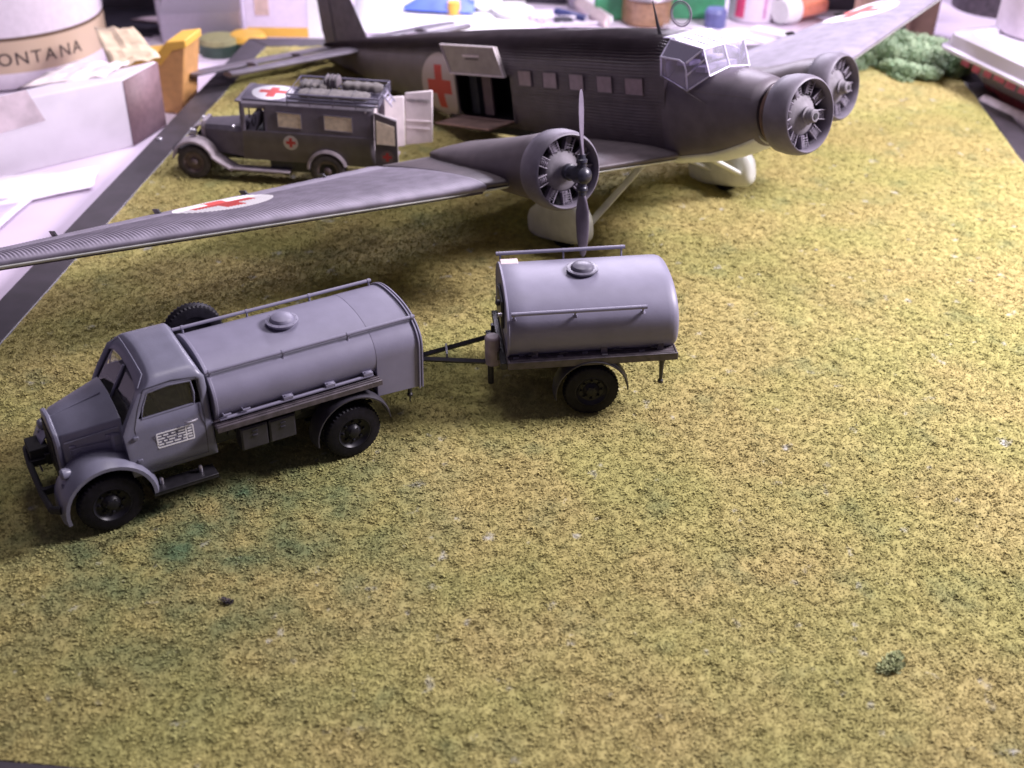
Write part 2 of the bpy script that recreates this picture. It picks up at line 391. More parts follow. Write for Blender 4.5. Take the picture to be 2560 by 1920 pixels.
#TRUCK
# ------------------------------------------------------------------ tank truck
tk = thing('tank_truck', 'grey model tank truck with cab, two roof rails and white stencil on its door', 'truck', (-2.866, 14.656, .0), (0, 0, R(212.457)))
WR = .458
def place_wheel(parent, x, y, r, wd, out, **k): wheel(parent, (x, y, r), r, wd, out, **k)
place_wheel(tk, 3.574, .79, WR, .20, 1); place_wheel(tk, 3.574, -.79, WR, .20, -1)
for s in (1, -1):
    place_wheel(tk, 0, s*.885, WR, .20, s); place_wheel(tk, 0, s*.63, WR, .20, s)
ch = MB()
for s in (1, -1): ch.box((1.5, s*.36, .66), (5.3, .09, .16))
for x in (-1.0, -.2, .8, 1.8, 2.8, 3.9): ch.box((x, 0, .66), (.08, .70, .12))
ch.build('chassis', M_black, tk, bevel=.01)
ax = MB().cyl((0, -.85, WR), (0, .85, WR), .06).cyl((3.574, -.75, WR), (3.574, .75, WR), .05)
ax.lathe([(-.18, .05), (-.1, .17), (.1, .17), (.18, .05)], (0, 0, WR), (0, 1, 0), 16)
for s in (1, -1):
    for x0 in (0, 3.574):
        for k in range(4): ax.box((x0, s*.42, .52-.035*k), (1.1-.2*k, .09, .03))
ax.build('axle', M_black, tk)
MB().box((3.1, 0, .62), (1.2, .5, .4)).build('engine_block', M_black, tk, bevel=.05)
# --- cab: shell with window openings
def hw(z): return .865-.135*max(0, (z-.8))/1.35*(1.0 if z > 1.4 else .55)
def cabpt(x, z, s): return (x, s*hw(z), z)
win = [(2.25, 1.64), (2.23, 1.80), (2.25, 1.99), (2.55, 2.015), (2.84, 1.985), (2.93, 1.80), (2.97, 1.62), (2.60, 1.63)]
def xr(z): return 2.05 if z < 1.9 else 2.05+.9*(z-1.9)**2
def xf(z):
    if z < 1.47: return 3.21+.03*(z-.78)/.69
    if z < 2.0: return 3.24-.30*((z-1.47)/.53)
    return 2.94-.9*(z-2.0)
ZL = [.78, 1.0, 1.25, 1.44, 1.63, 1.82, 1.99]
prof = [(hw(z), z) for z in ZL]
rc_ = .20; yt = hw(1.9975)
for k in range(1, 8):
    f = PI/2*k/7; prof.append((yt-rc_+rc_*math.cos(f), 1.9975+rc_*.75*math.sin(f)))
for y_ in (.42, .25, .1): prof.append((y_, 2.1475+.035*(1-(y_/.6)**2)))
prof = prof+[(0, 2.1475+.035)]+[(-y_, z_) for y_, z_ in prof[::-1]]
US = [0, .012, .03, .06, .10, .20, .42, .60, .76, .88, .92, .955, .985, 1]
secs = []
for u in US:
    sec = []
    for y_, z_ in prof:
        e = .08*(max(0, 1-u/.10)**2+max(0, (u-.86)/.14)**2)
        k_ = max(0, min(1, (z_-1.98)/.12)); zz_ = z_-e*k_; yy_ = y_*(1-.045*(max(0, 1-u/.05)**2)) if z_ > .9 else y_
        sec.append((xr(z_)+(xf(z_)-xr(z_))*u, yy_, zz_))
    secs.append(sec)
cab = MB().loft(secs, caps=False, closed=False)
nP = len(prof)
kf = []
for f in cab.f:
    c = np.mean([cab.v[i] for i in f], axis=0); i0 = f[0] % nP; s0 = f[0]//nP
    if 1.63 < c[2] < 1.995 and abs(c[1]) > .6 and US[s0] >= .10 and US[s0+1] <= .885: continue
    kf.append(f)
cab.f = kf
# rear wall
cab.f.append(tuple(range(nP)))
# windscreen surround
front = [len(US)*nP-nP+i for i in range(nP)]
fr_pts = [Vector(cab.v[i]) for i in front]
up_i = [i for i in range(nP) if fr_pts[i].z > 1.40]
outer = [front[i] for i in up_i]; op = [fr_pts[i] for i in up_i]
cen = Vector((3.10, 0, 1.76)); inner = []
for p in op:
    q = Vector((0, p.y*.87, 1.76+(p.z-1.76)*.80)); q.z = max(q.z, 1.50); q.x = xf(q.z)-.012; inner.append(q)
b0_ = len(cab.v); cab.v += [tuple(p) for p in inner]; no = len(outer)
for i in range(no-1): cab.f.append((outer[i], outer[i+1], b0_+i+1, b0_+i))
cab.f.append((outer[-1], outer[0], b0_, b0_+no-1))
lowi = [front[i] for i in range(nP) if i <= up_i[0]]; lowj = [front[i] for i in range(nP) if i >= up_i[-1]]
cab.f.append(tuple(lowi+lowj))
cb = cab.build('cab', M_truck, tk, ang=50, solid=.03)
MB().tube([(xf(1.5)+.0, 0, 1.49), (xf(1.8), 0, 1.8), (xf(2.02), 0, 2.03)], .022, 6).build('windscreen_bar', M_truck, cb)
# raised window rims, roof seam, hinges
for s_ in (1, -1): MB().tube([(x, s_*(hw(z)+.006), z) for x, z in win], .017, 6, closed=True).build('window_frame', M_truck, cb)
MB().tube([(2.93-.004, .66, 2.03)]+[(2.82, y_, 2.135+.035*(1-(y_/.6)**2)+.012) for y_ in (.55, .3, 0, -.3, -.55)]+[(2.926, -.66, 2.03)], .009, 5).build('roof_seam', M_truck, cb)
dp = [(2.17, .84), (2.15, 1.40), (2.17, 2.03), (2.50, 2.075), (2.88, 2.045), (3.0, 1.78), (3.09, 1.50), (3.07, .84)]
for s in (1, -1): MB().tube([(x, s*(hw(z)+.013), z) for x, z in dp], .006, 5, closed=True).build('door_seam', M_black, cb)
for z in (1.02, 1.38): MB().box((3.10, hw(z)+.015, z), (.07, .03, .05)).build('door_hinge', M_truck, cb, bevel=.008)
MB().tube([(2.43, .87, 1.43), (2.40, .90, 1.43), (2.30, .90, 1.435), (2.26, .875, 1.435)], .017, 8).build('door_handle', M_metal, cb)
# stencilled data panel on the door
st = MB()
def sb(u0, u1, z0, z1): 
    z = (z0+z1)/2; st.box(((u0+u1)/2, hw(z)+.020, z), (abs(u1-u0), .003, abs(z1-z0)))
X0, X1, Z0, Z1 = 2.83, 2.33, 1.135, 1.355
for k in range(6):
    z = Z0+(Z1-Z0)*k/5
    if k in (0, 5): sb(X0, X1, z-.010, z+.010)
    else:
        x = X0-.01
        while x > X1+.12:
            l = random.uniform(.04, .13); sb(x, x-l, z-.009, z+.011); x -= l+random.uniform(.02, .05)
for x in (X0, X1+.10, X1): sb(x+.009, x-.009, Z0, Z1)
for k in range(1, 5):
    z = Z0+(Z1-Z0)*k/5; sb(X1+.08, X1+.02, z-.010, z+.014)
tag(st.build('stencil_marking', M_white, cb, smooth=False), kind='stuff')
for s_ in (1, -1): MB().add([cabpt(x, z, s_) for x, z in win], [tuple(range(8))]).build('window_pane', M_cabglass, cb, smooth=False)
MB().add([tuple(p-Vector((.01, 0, 0))) for p in inner], [tuple(range(no))]).build('windscreen', M_cabglass, cb, smooth=False)
it = MB().box((2.32, 0, 1.12), (.42, 1.35, .22)).box((2.16, 0, 1.42), (.12, 1.35, .46)); it.build('bench_seat', M_inter, cb, bevel=.04)
MB().box((2.62, 0, .83), (1.1, 1.5, .06)).build('cab_floor', M_black, cb)
MB().box((3.10, 0, 1.40), (.16, 1.45, .20)).build('dashboard', M_inter, cb, bevel=.03)
stw = MB().tube([(2.86+.06*math.sin(a), .34+.17*math.cos(a), 1.48+.16*math.sin(a)) for a in np.linspace(0, 2*PI, 20, endpoint=False)], .014, 6, closed=True).cyl((2.86, .34, 1.48), (3.05, .34, 1.25), .015)
stw.box((2.86, .34, 1.48), (.02, .32, .03)); stw.build('steering_wheel', M_inter, cb)
# hood
def hs(x, k): # half width and heights along hood
    f = (4.01-x)/.81; return .395+.235*f, 1.50+.17*f, .80
secs = []
for x in (3.20, 3.45, 3.72, 3.95, 4.01):
    w_, zt, zb = hs(x, 0); e = 0 if x < 4.0 else .02
    secs.append([(x, y_, z_) for y_, z_ in ((w_-e, zb), (w_-e, zt-.16), (w_*.93-e, zt-.07-e), (w_*.55, zt-e), (.03, zt+.035-e), (-.03, zt+.035-e), (-w_*.55, zt-e), (-w_*.93+e, zt-.07-e), (-w_+e, zt-.16), (-w_+e, zb))])
hd = MB().loft(secs).build('hood', M_truck, tk, bevel=.012, ang=25)
for s in (1, -1):
    hh = MB(); hh.tube([(3.27, s*.625, 1.49), (3.95, s*.447, 1.34)], .010, 6)
    hh.tube([(3.34, s*.61, 1.03), (3.36, s*.605, 1.30), (3.90, s*.463, 1.22), (3.90, s*.463, .98)], .008, 6, closed=True); tag(hh.build('hood_seam', M_truck, hd), kind='stuff')
for s in (1, -1):
    for x, z in ((3.40, 1.37), (3.86, 1.26)): MB().tube([(x+.04, s*(hs(x, 0)[0]+.012), z), (x-.04, s*(hs(x, 0)[0]+.012), z)], .018, 8).build('hood_catch', M_tank, hd)
    for z in (1.20, 1.10): MB().box((3.33, s*.635, z), (.05, .03, .03)).build('hood_hinge', M_truck, hd)
MB().tube([(4.0, 0, 1.53), (3.3, 0, 1.70)], .010, 6).build('hood_hinge', M_truck, hd)
# grille
gr = MB().loft([[(x, y_, z_) for y_, z_ in ((.40, .58), (.425, 1.0), (.43, 1.34), (.36, 1.47), (.0, 1.56), (-.36, 1.47), (-.43, 1.34), (-.425, 1.0), (-.40, .58))] for x in (3.995, 4.065)]).build('radiator_shell', M_truck, tk, bevel=.02)
gb = MB()
for k in range(13):
    y_ = -.30+.05*k; gb.box((4.072, y_, 1.0), (.02, .018, .72))
tag(gb.build('grille_bars', M_black, gr), kind='stuff')
cw = MB().box((3.28, 0, 1.10), (.20, 1.28, .62)); cw.build('cowl', M_truck, tk, bevel=.04)
# front fenders
def fender(parent, m, cx, cz, r, a0, a1, y0, y1, name='fender', lip=.05, th=.02, n=18, flat=None):
    secs = []
    for i in range(n+1):
        a = R(a0+(a1-a0)*i/n); c, s_ = math.cos(a), math.sin(a)
        rr = r
        pr = [(y0, rr), (y0+.3*(y1-y0), rr+.012), (y0+.75*(y1-y0), rr+.004), (y1-.0*(y1-y0), rr-lip*.45), (y1, rr-lip), (y1-math.copysign(th, y1-y0), rr-lip), (y1-math.copysign(th, y1-y0), rr-lip*.6), (y0+.75*(y1-y0), rr-th), (y0, rr-th)]
        secs.append([(cx+c*q, y_, cz+s_*q) for y_, q in pr])
    return MB().loft(secs).build(name, m, parent, ang=40)
for s in (1, -1):
    fender(tk, M_truck, 3.574, .50, .66, -12, 182, s*.46, s*.965, 'front_fender', lip=.09)
    apr = MB().prism([(3.0, .55), (3.02, .95), (3.25, 1.18), (3.8, 1.16), (4.0, .95), (4.06, .5), (3.98, .5), (3.9, .85), (3.57, 1.05), (3.2, .85), (3.08, .5)], 'y', s*.42, s*.47).build('fender_apron', M_truck, tk)
    hl = MB().lathe([(-.09, .004), (-.075, .045), (-.03, .075), (.03, .08), (.06, .06), (.075, .004)], (4.05, s*.66, 1.02), (1, 0, 0), 20).cyl((4.03, s*.66, 1.0), (4.0, s*.66, .86), .03)
    hl.build('headlight', M_truck, tk)
    bl = MB().lathe([(-.08, .004), (-.05, .035), (.03, .045), (.04, .004)], (4.10, s*.72, .86), (1, 0, 0), 14).build('marker_lamp', M_truck, tk)
bp = MB().tube([(4.22, .86, .60), (4.33, .78, .60), (4.36, .4, .60), (4.36, -.4, .60), (4.33, -.78, .60), (4.22, -.86, .60)], .045, 8, ry=.07)
for s in (1, -1): bp.box((4.18, s*.36, .62), (.36, .07, .10))
M_matt = mat('matt_black_paint', (.010, .009, .011), .75)
bp.build('bumper', M_matt, tk, bevel=.008)
MB().box((4.20, -.55, .68), (.26, .36, .28)).build('winch_and_shade', M_matt, tk, bevel=.01)  # dark block holds the far-side winch together with the shade around it
# step boards
for s in (1, -1):
    sbd = MB().box((2.56, s*.83, .47), (.92, .27, .035)).box((2.56, s*.955, .455), (.92, .02, .06)).build('running_board', M_black, tk, bevel=.006)
    for x in (2.30, 2.86): MB().cyl((x, s*.80, .48), (x, s*.80, .56), .028).lathe([(0, .03), (.03, .022), (.04, .003)], (x, s*.80, .56), (0, 0, 1), 10).build('step_bolt', M_metal, tk)
# tank
def tanksec(x, a, b, zc, n=96, bulge=0, flatb=None):
    out = []
    for i in range(n):
        th = 2*PI*i/n; c, s_ = math.cos(th), math.sin(th); e = 2/2.3
        y_ = a*math.copysign(abs(c)**e, c); z_ = zc+b*math.copysign(abs(s_)**e, s_); out.append((x, y_, z_))
    return out
TA, TB, TZ = .87, .50, 1.53
t_ = MB().loft([tanksec(1.97, TA-.10, TB-.07, TZ), tanksec(1.99, TA-.03, TB-.02, TZ), tanksec(1.95, TA, TB, TZ)][0:1]+[tanksec(1.96, TA, TB, TZ)]+[tanksec(x, TA, TB, TZ) for x in np.linspace(1.9, -.48, 8)]+[tanksec(-.52, TA, TB, TZ)])
tnk = t_.build('tank', M_tank, tk, ang=40)
rg = MB().loft([tanksec(2.0, TA+.012, TB+.012, TZ), tanksec(1.95, TA+.012, TB+.012, TZ)]).build('tank_end_ring', M_tank, tk, bevel=.008)
# rear cabinet: tank outline on top, straight sides
def cabsec(x, a, b, zc, zb, r=0):
    pts = []
    for i in range(33):
        th = PI*i/32; c, s_ = math.cos(th), math.sin(th); e = 2/2.3
        pts.append((x, a*math.copysign(abs(c)**e, c), zc+b*abs(s_)**e))
    return [(x, a, zb)]+pts+[(x, -a, zb)]
rc = MB().loft([cabsec(-.46, TA+.003, TB+.002, TZ, .92), cabsec(-.48, TA+.005, TB+.004, TZ, .90), cabsec(-1.20, TA+.008, TB+.006, TZ, .86)]).build('pump_cabinet', M_tank, tk, ang=40, bevel=.006)
rr = MB()
for x, e in ((-1.16, .022), (-1.21, .016)):
    sct = cabsec(x, TA+e, TB+e, TZ, .85); rr.tube(sct, .017, 6)
rr.build('cabinet_rim', M_tank, rc)
for s in (1, -1): MB().box((-1.215, s*.36, 1.30), (.03, .62, .74)).build('cabinet_door', M_tank, rc, bevel=.01)
# hatches
def hatch(parent, x, z, r, m, zt=.0):
    h = MB().lathe([(-.08, r*.92), (.035, r*.92), (.035, r*1.12), (.065, r*1.14), (.072, r*1.0), (.070, r*.84), (.085, r*.82), (.115, r*.72), (.14, r*.45), (.148, r*.2), (.15, .003)], (x, 0, z), (0, 0, 1), 40).build('hatch', m, parent, ang=30)
    b = MB()
    for k in range(12):
        a = 2*PI*k/12; b.cyl((x+math.cos(a)*r*1.03, math.sin(a)*r*1.03, z+.05), (x+math.cos(a)*r*1.03, math.sin(a)*r*1.03, z+.073), .010, n=6)
    tag(b.build('hatch_bolts', m, h), kind='stuff')
    return h
hatch(tk, .62, 2.035, .21, M_tank)
def rail(parent, m, x0, x1, y, z, posts, base, r=.022, name='handrail'):
    o = MB().tube([(x0, y, z), (x1, y, z)], r, 10).build(name, m, parent)
    for px in posts:
        p = MB().cyl((px, y, z), (px, y*.975, base), .016, n=8).lathe([(-.02, .034), (.02, .034)], (px, y, z), (1, 0, 0), 10).lathe([(-.015, .045), (.02, .03)], (px, y*.975, base), (0, 0, 1), 10)
        p.build('rail_post', m, o)
    return o
rail(tk, M_tank, 2.02, -1.20, .665, 1.985, (1.95, .88, -.12, -1.16), 1.87, r=.027)
rail(tk, M_tank, 2.05, -1.12, -.665, 1.985, (1.90, .92, -.08, -1.08), 1.87, r=.027)
lp = MB().tube([(1.96, .90, 1.33), (-.38, .90, 1.335)], .026, 10).build('side_pipe', M_tank, tk)
for x in (1.90, 1.62): MB().tube([(x, .84, 1.38), (x, .93, 1.40), (x-.1, .93, 1.40)], .016, 6).build('pipe_bracket', M_tank, lp)
for x in (.95, .30, -.30): MB().box((x, .885, 1.375), (.15, .08, .05)).cyl((x-.05, .90, 1.40), (x+.05, .90, 1.40), .018, n=8).build('pipe_bracket', M_tank, lp, bevel=.01)
for s in (1, -1):
    wk = MB().box((.78, s*.86, 1.235), (2.52, .30, .05))
    for k in range(6): wk.box((.78, s*(.74+.052*k), 1.268), (2.50, .030, .022))
    wk.box((.78, s*1.012, 1.235), (2.52, .016, .085)); wk.build('walkway', M_bed, tk, bevel=.004)
sf = MB().box((.4, 0, .92), (3.15, 1.2, .20)); 
for x in (-.9, -.1, .8, 1.8): sf.box((x, 0, 1.08), (.10, 1.66, .24))
for x in (-.3, .4, 1.1, 1.8): sf.box((x, 0, 1.19), (.06, 1.92, .05))
sf.build('subframe', M_black, tk, bevel=.01)
M_box = mat('toolbox_dark_paint', (.035, .032, .040), .4, var=.2)
for i, x in enumerate((1.50, 1.08)):
    bx_ = MB().box((x, .80, .89), (.40, .24, .38)).box((x, .925, .89), (.37, .02, .35)).build('toolbox', M_box, tk, bevel=.012)
    for dz in (1.0, .93): MB().box((x, .94, dz), (.08, .02, .025)).build('latch', M_fend, bx_, bevel=.004)
    dup(bx_, tk, loc=(0, 0, 0)).scale = (1, -1, 1)
for s in (1, -1):
    fender(tk, M_fend, 0, .50, .62, -8, 172, s*.72, s*1.03, 'rear_fender', lip=.035)
    sk = MB().cyl((-1.12, s*.62, .88), (-1.12, s*.62, .62), .03).lathe([(0, .02), (.03, .045), (.06, .045), (.09, .012), (.18, .010)], (-1.12, s*.62, .62), (0, 0, -1), 10).build('tail_bracket', M_black, tk)
MB().cyl((-1.2, 0, .68), (-1.42, 0, .68), .05).box((-1.3, 0, .68), (.2, .25, .12)).build('tow_hook', M_black, tk, bevel=.01)
# spare wheel on the far side behind the cab
n0 = len(tk.children)
wheel(tk, (1.66, -1.02, 1.68), WR, .20, -1)
MB().cyl((1.66, -.6, 1.55), (1.66, -1.0, 1.68), .05).box((1.66, -.92, 1.45), (.5, .2, .06)).build('spare_wheel_carrier', M_black, tk)

#TRAILER
# ------------------------------------------------------------------ tank trailer
tr = thing('tank_trailer', 'single axle grey model tank trailer with round hatch, coupled behind the truck', 'trailer', (1.164, 16.199, 0), (0, R(2.0), R(186.991)))
BW = .458
for s in (1, -1): wheel(tr, (0, s*.965, BW), BW, .21, s, tread=40)
MB().cyl((0, -.9, BW), (0, .9, BW), .06).build('axle', M_black, tr)
cf = MB()
for s in (1, -1):
    cf.box((.03, s*.42, .86), (2.9, .09, .16))
    cf.prism([(.55, .80), (.45, .60), (.15, .50), (-.15, .50), (-.45, .60), (-.55, .80)], 'y', s*.38, s*.46)
for x in (-1.28, -.7, .1, .9, 1.38): cf.box((x, 0, .90), (.10, 1.7, .12))
cf.build('chassis', M_black, tr, bevel=.01)
pb = None
for s in (1, -1):
    for k in range(4):
        o = MB().box((-.01, s*(.76+.078*k), 1.065+.001*k), (2.62, .070, .06)).build('plank', M_bed, tr, bevel=.006)
MB().box((-.01, 0, 1.02), (2.62, 1.42, .08)).build('bed', M_bed, tr)
rim = MB().box((-.01, 1.065, 1.04), (2.70, .03, .13)).box((-.01, -1.065, 1.04), (2.70, .03, .13)).box((1.32, 0, 1.04), (.03, 2.1, .13)).box((-1.34, 0, 1.04), (.03, 2.1, .13)).build('bed_rim', M_bed, tr, bevel=.008)
cl = MB()
for x, y_ in ((1.1, .86), (1.2, .94), (.5, .96), (.1, .90), (-.2, 1.0), (-.8, .95)): cl.box((x, y_, 1.105), (.09, .04, .012))
tag(cl.build('bed_chips', M_metal, tr), kind='stuff')
RA, RB, RZ = .985, .62, 1.46
tsec = [(1.32, -.07), (1.33, -.02), (1.30, 0), (1.0, 0), (.4, 0), (-.2, 0), (-.8, 0), (-1.20, 0), (-1.27, -.004), (-1.33, -.022), (-1.37, -.06), (-1.385, -.13), (-1.40, -.40)]
ttk = MB().loft([tanksec(x, RA+d, RB+d*.9, RZ) for x, d in tsec]).build('tank', M_tank, tr, ang=50)
MB().tube(tanksec(1.315, RA+.002, RB+.002, RZ), .022, 6, closed=True).build('tank_end_ring', M_tank, tr)
sd = MB()
for x in (-1.1, -.2, .9): sd.prism([(.95, 1.1), (.90, 1.28), (.6, 1.05), (-.6, 1.05), (-.90, 1.28), (-.95, 1.1)], 'x', x-.05, x+.05)
sd.build('tank_saddle', M_bed, tr)
hatch(tr, .03, 2.07, .225, mat('dark_hatch_paint', (.10, .095, .125), .4))
for x in (.95, .45, -.40, -1.0): MB().box((x, .955, 1.16), (.13, .03, .025)).build('tank_clamp', M_fend, tr, bevel=.012)
rail(tr, M_tank, 1.27, -.84, .95, 1.90, (1.23, .28, -.78), 1.80, r=.033)
rail(tr, M_tank, 1.33, -.84, -.93, 1.985, (1.26, .20, -.78), 1.80, r=.032)
MB().box((1.15, -.55, 2.0), (.30, .20, .07)).build('vent_cap', mat('pale_vent', (.5, .42, .42), .5), tr, bevel=.02)
fd = MB().box((1.35, .05, 1.55), (.05, .62, .50)).lathe([(0, .05), (.06, .05), (.08, .02)], (1.37, .2, 1.7), (1, 0, 0), 12).build('front_fitting', M_black, tr, bevel=.01)
MB().cyl((1.37, .45, 1.62), (1.43, .45, 1.62), .035).build('front_tap', M_metal, tr)
for s in (1, -1):
    fender(tr, M_fend, 0, .45, .60, -10, 178, s*.80, s*1.10, 'fender', lip=.03)
    lg = MB().cyl((-1.18, s*.78, .98), (-1.18, s*.78, .42), .05, .028, 10).lathe([(0, .02), (.03, .045), (.07, .045), (.10, .01)], (-1.18, s*.78, .44), (0, 0, -1), 12).build('support_leg', M_black, tr)
    MB().prism([(-.95, 1.0), (-1.30, 1.0), (-1.20, .70)], 'y', s*.76, s*.80).build('leg_gusset', M_black, tr)
for s in (1, -1):
    p0 = Vector((1.45, s*.42, .72)); p1 = Vector((2.68, s*.05, .64))
    MB().tube([p0, p1], .035, 4, ry=.05).build('drawbar_arm', M_black, tr)
MB().box((2.25, 0, .70), (.03, .32, .16)).build('drawbar_brace', M_truck, tr)
MB().tube([(2.66+.07*math.cos(a)+.05, .07*math.sin(a), .66) for a in np.linspace(0, 2*PI, 14, endpoint=False)], .025, 6, closed=True).build('tow_eye', M_black, tr)
MB().lathe([(0, .10), (.02, .125), (.50, .125), (.53, .10), (.54, .004)], (1.52, .36, .66), (0, 0, 1), 20).box((1.52, .36, 1.14), (.18, .18, .06)).build('canister', M_can, tr, bevel=.01)
MB().lathe([(0, .05), (.40, .05)], (1.56, .40, .72), (0, 0, -1), 12).box((1.5, 0, .74), (.14, .9, .14)).build('front_beam', M_black, tr)
#PLANE
# ------------------------------------------------------------------ aircraft
AD = Vector((-4.65, 0, -2.50))
YA, PA = R(-49.976), R(12.795)
arot = Matrix.Rotation(YA, 3, 'Z') @ Matrix.Rotation(-PA, 3, 'Y')
aloc = Vector((5.445, 19.665, 3.478)) + arot @ AD
pl = thing('transport_aircraft', 'dark three engined corrugated model aircraft with red crosses and an open side door', 'aircraft', aloc, (0, -PA, YA))
def P(mb, name, m, parent=None, **k): return mb.build(name, m, parent or pl, loc=None if parent else -AD, **k)
def lerp(tab, x):
    for a, b in zip(tab, tab[1:]):
        if a[0] >= x >= b[0]:
            f = (a[0]-x)/(a[0]-b[0]); return [p+(q-p)*f for p, q in zip(a, b)]
    return list(tab[0] if x > tab[0][0] else tab[-1])
# stations: x, half width, z bottom, z top, exponent
FR = [(-1.12, .56, -.52, .56, 2.0), (-1.18, .62, -.60, .63, 2.0), (-1.5, .68, -.74, .70, 2.2), (-1.9, .73, -.88, .76, 2.4), (-2.3, .765, -.98, .79, 2.6), (-2.9, .79, -1.06, .82, 2.8), (-3.30, .80, -1.10, .86, 3.0)]
FB = [(-3.20, .795, -1.10, 1.37, 3.2), (-3.5, .80, -1.12, 1.42, 3.2), (-5.3, .80, -1.13, 1.44, 3.2), (-8.8, .79, -1.0, 1.37, 3.2), (-10.3, .76, -.86, 1.31, 3.1), (-11.7, .70, -.68, 1.25, 3.0), (-13.5, .58, -.36, 1.15, 2.8), (-15.25, .42, -.05, 1.04, 2.6), (-16.6, .24, .22, .94, 2.4), (-17.65, .07, .42, .86, 2.2)]
def fsec(tab, x, n, amp, seam=False):
    _, w_, zb, zt, p = lerp(tab, x); zc = (zb+zt)/2; h = (zt-zb)/2; out = []
    pt = p-.6*min(1, max(0, (-3.25-x)/.8)) if tab is FB else p
    base = []
    for i in range(n):
        th = 2*PI*(i+.5)/n; c, s_ = math.cos(th), math.sin(th)
        q_ = pt if s_ > 0 else p; base.append((w_*math.copysign(abs(c)**(2/q_), c), zc+h*math.copysign(abs(s_)**(2/q_), s_)))
    # arc-length resampling so ridges are evenly spaced
    b = np.array(base+[base[0]]); d = np.r_[0, np.cumsum(np.hypot(*np.diff(b, axis=0).T))]
    t = np.linspace(0, d[-1], n, endpoint=False)
    yy = np.interp(t, d, b[:, 0]); zz = np.interp(t, d, b[:, 1])
    ny_ = np.roll(zz, -1)-np.roll(zz, 1); nz_ = -(np.roll(yy, -1)-np.roll(yy, 1)); L_ = np.hypot(ny_, nz_)+1e-9
    k = n//5; A_ = amp*(.40+4.6*np.exp(-(((zz-zc)/h-.80)/.17)**2))
    wob = .25*np.sin(x*1.7+t*9)
    rp = A_*np.cos(2*PI*k*np.arange(n)/n)
    return [(x, yy[i]+ny_[i]/L_[i]*rp[i], zz[i]+nz_[i]/L_[i]*rp[i]*(1+wob[i])) for i in range(n)]
NF = 540
P(MB().loft([fsec(FR, x, 96, 0) for x in (-1.12, -1.13, -1.18, -1.3, -1.5, -1.7, -1.9, -2.1, -2.3, -2.6, -2.9, -3.2, -3.30)]), 'nose', mat('dark_nose_paint', (.10, .083, .10), .50, var=.14, scale=3), ang=40)
DX0, DX1, DZ0, DZ1 = -10.2, -8.02, -.56, .52
xsb = sorted(set([-3.20, -3.24, -3.5, -17.65, DX0, DX1]+list(np.linspace(-4, -17.2, 52))), reverse=True)
secs = [fsec(FB, x, NF, .0085 if x < -3.3 else 0) for x in xsb]
fu = MB().loft(secs)
ff = []
for f in fu.f:
    if len(f) == 4:
        c = np.mean([fu.v[i] for i in f], axis=0)
        if DX0 < c[0] < DX1 and DZ0 < c[2] < DZ1 and c[1] < -.3: continue
    ff.append(f)
fu.f = ff
fus = P(fu, 'fuselage', M_fus, ang=60)
# cabin inside the open door
ins = MB()
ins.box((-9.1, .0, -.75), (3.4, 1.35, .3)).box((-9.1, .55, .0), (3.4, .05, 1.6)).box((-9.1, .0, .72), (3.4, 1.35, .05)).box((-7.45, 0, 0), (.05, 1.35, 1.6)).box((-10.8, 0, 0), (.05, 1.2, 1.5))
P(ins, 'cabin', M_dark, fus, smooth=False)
fr = MB()
for x in (DX0, DX1): fr.box((x, -.765, (DZ0+DZ1)/2), (.05, .05, DZ1-DZ0))
fr.box(((DX0+DX1)/2, -.765, DZ1), (DX1-DX0, .05, .05)).box(((DX0+DX1)/2, -.76, DZ0), (DX1-DX0, .07, .05)); P(fr, 'door_frame', M_nac, fus)
P(MB().box((-9.45, -.40, 0), (.34, .05, 1.1)), 'cabin_partition', mat('cabin_partition_grey', (.14, .10, .105), .6), fus)
P(MB().box((-9.95, -.3, .0), (.30, .3, 1.1)), 'cabin_locker', mat('cabin_locker_blue_grey', (.035, .038, .045), .6), fus)
# raised upper door seen from its inner side, lowered lower door as a step
def quadslab(q, n, th):
    q = [Vector(p) for p in q]; n = Vector(n).normalized()*th; vs = q+[p+n for p in q]
    return MB().add(vs, [(3, 2, 1, 0), (4, 5, 6, 7), (0, 1, 5, 4), (1, 2, 6, 5), (2, 3, 7, 6), (3, 0, 4, 7)])
ud = P(quadslab([(-10.20, -.82, .47), (-8.10, -.82, .47), (-8.20, -.93, 1.16), (-10.32, -.93, 1.18)], (0, -1, .1), .07), 'upper_door', M_door, bevel=.012)
rimu = MB().tube([(-10.18, -.90, .49), (-8.12, -.90, .49), (-8.22, -1.01, 1.15), (-10.30, -1.01, 1.17)], .022, 6, closed=True); P(rimu, 'door_rim', M_dwhite, ud)
P(MB().box((-9.2, -.965, .93), (.62, .03, .05)), 'handle', M_dwhite, ud)
P(MB().box((-9.2, -.955, .86), (.5, .02, .035)), 'grip_slot', M_nac, ud)
ld = P(quadslab([(-10.15, -.78, -.58), (-8.05, -.78, -.58), (-8.05, -1.55, -.60), (-10.15, -1.55, -.60)], (0, 0, 1), .045), 'lower_door', M_ramp, bevel=.01)
P(MB().tube([(-10.15, -.80, -.54), (-8.05, -.80, -.54), (-8.05, -1.55, -.56), (-10.15, -1.55, -.56)], .02, 6, closed=True), 'door_rim', mat('door_rim_brown', (.20, .11, .09), .5), ld)
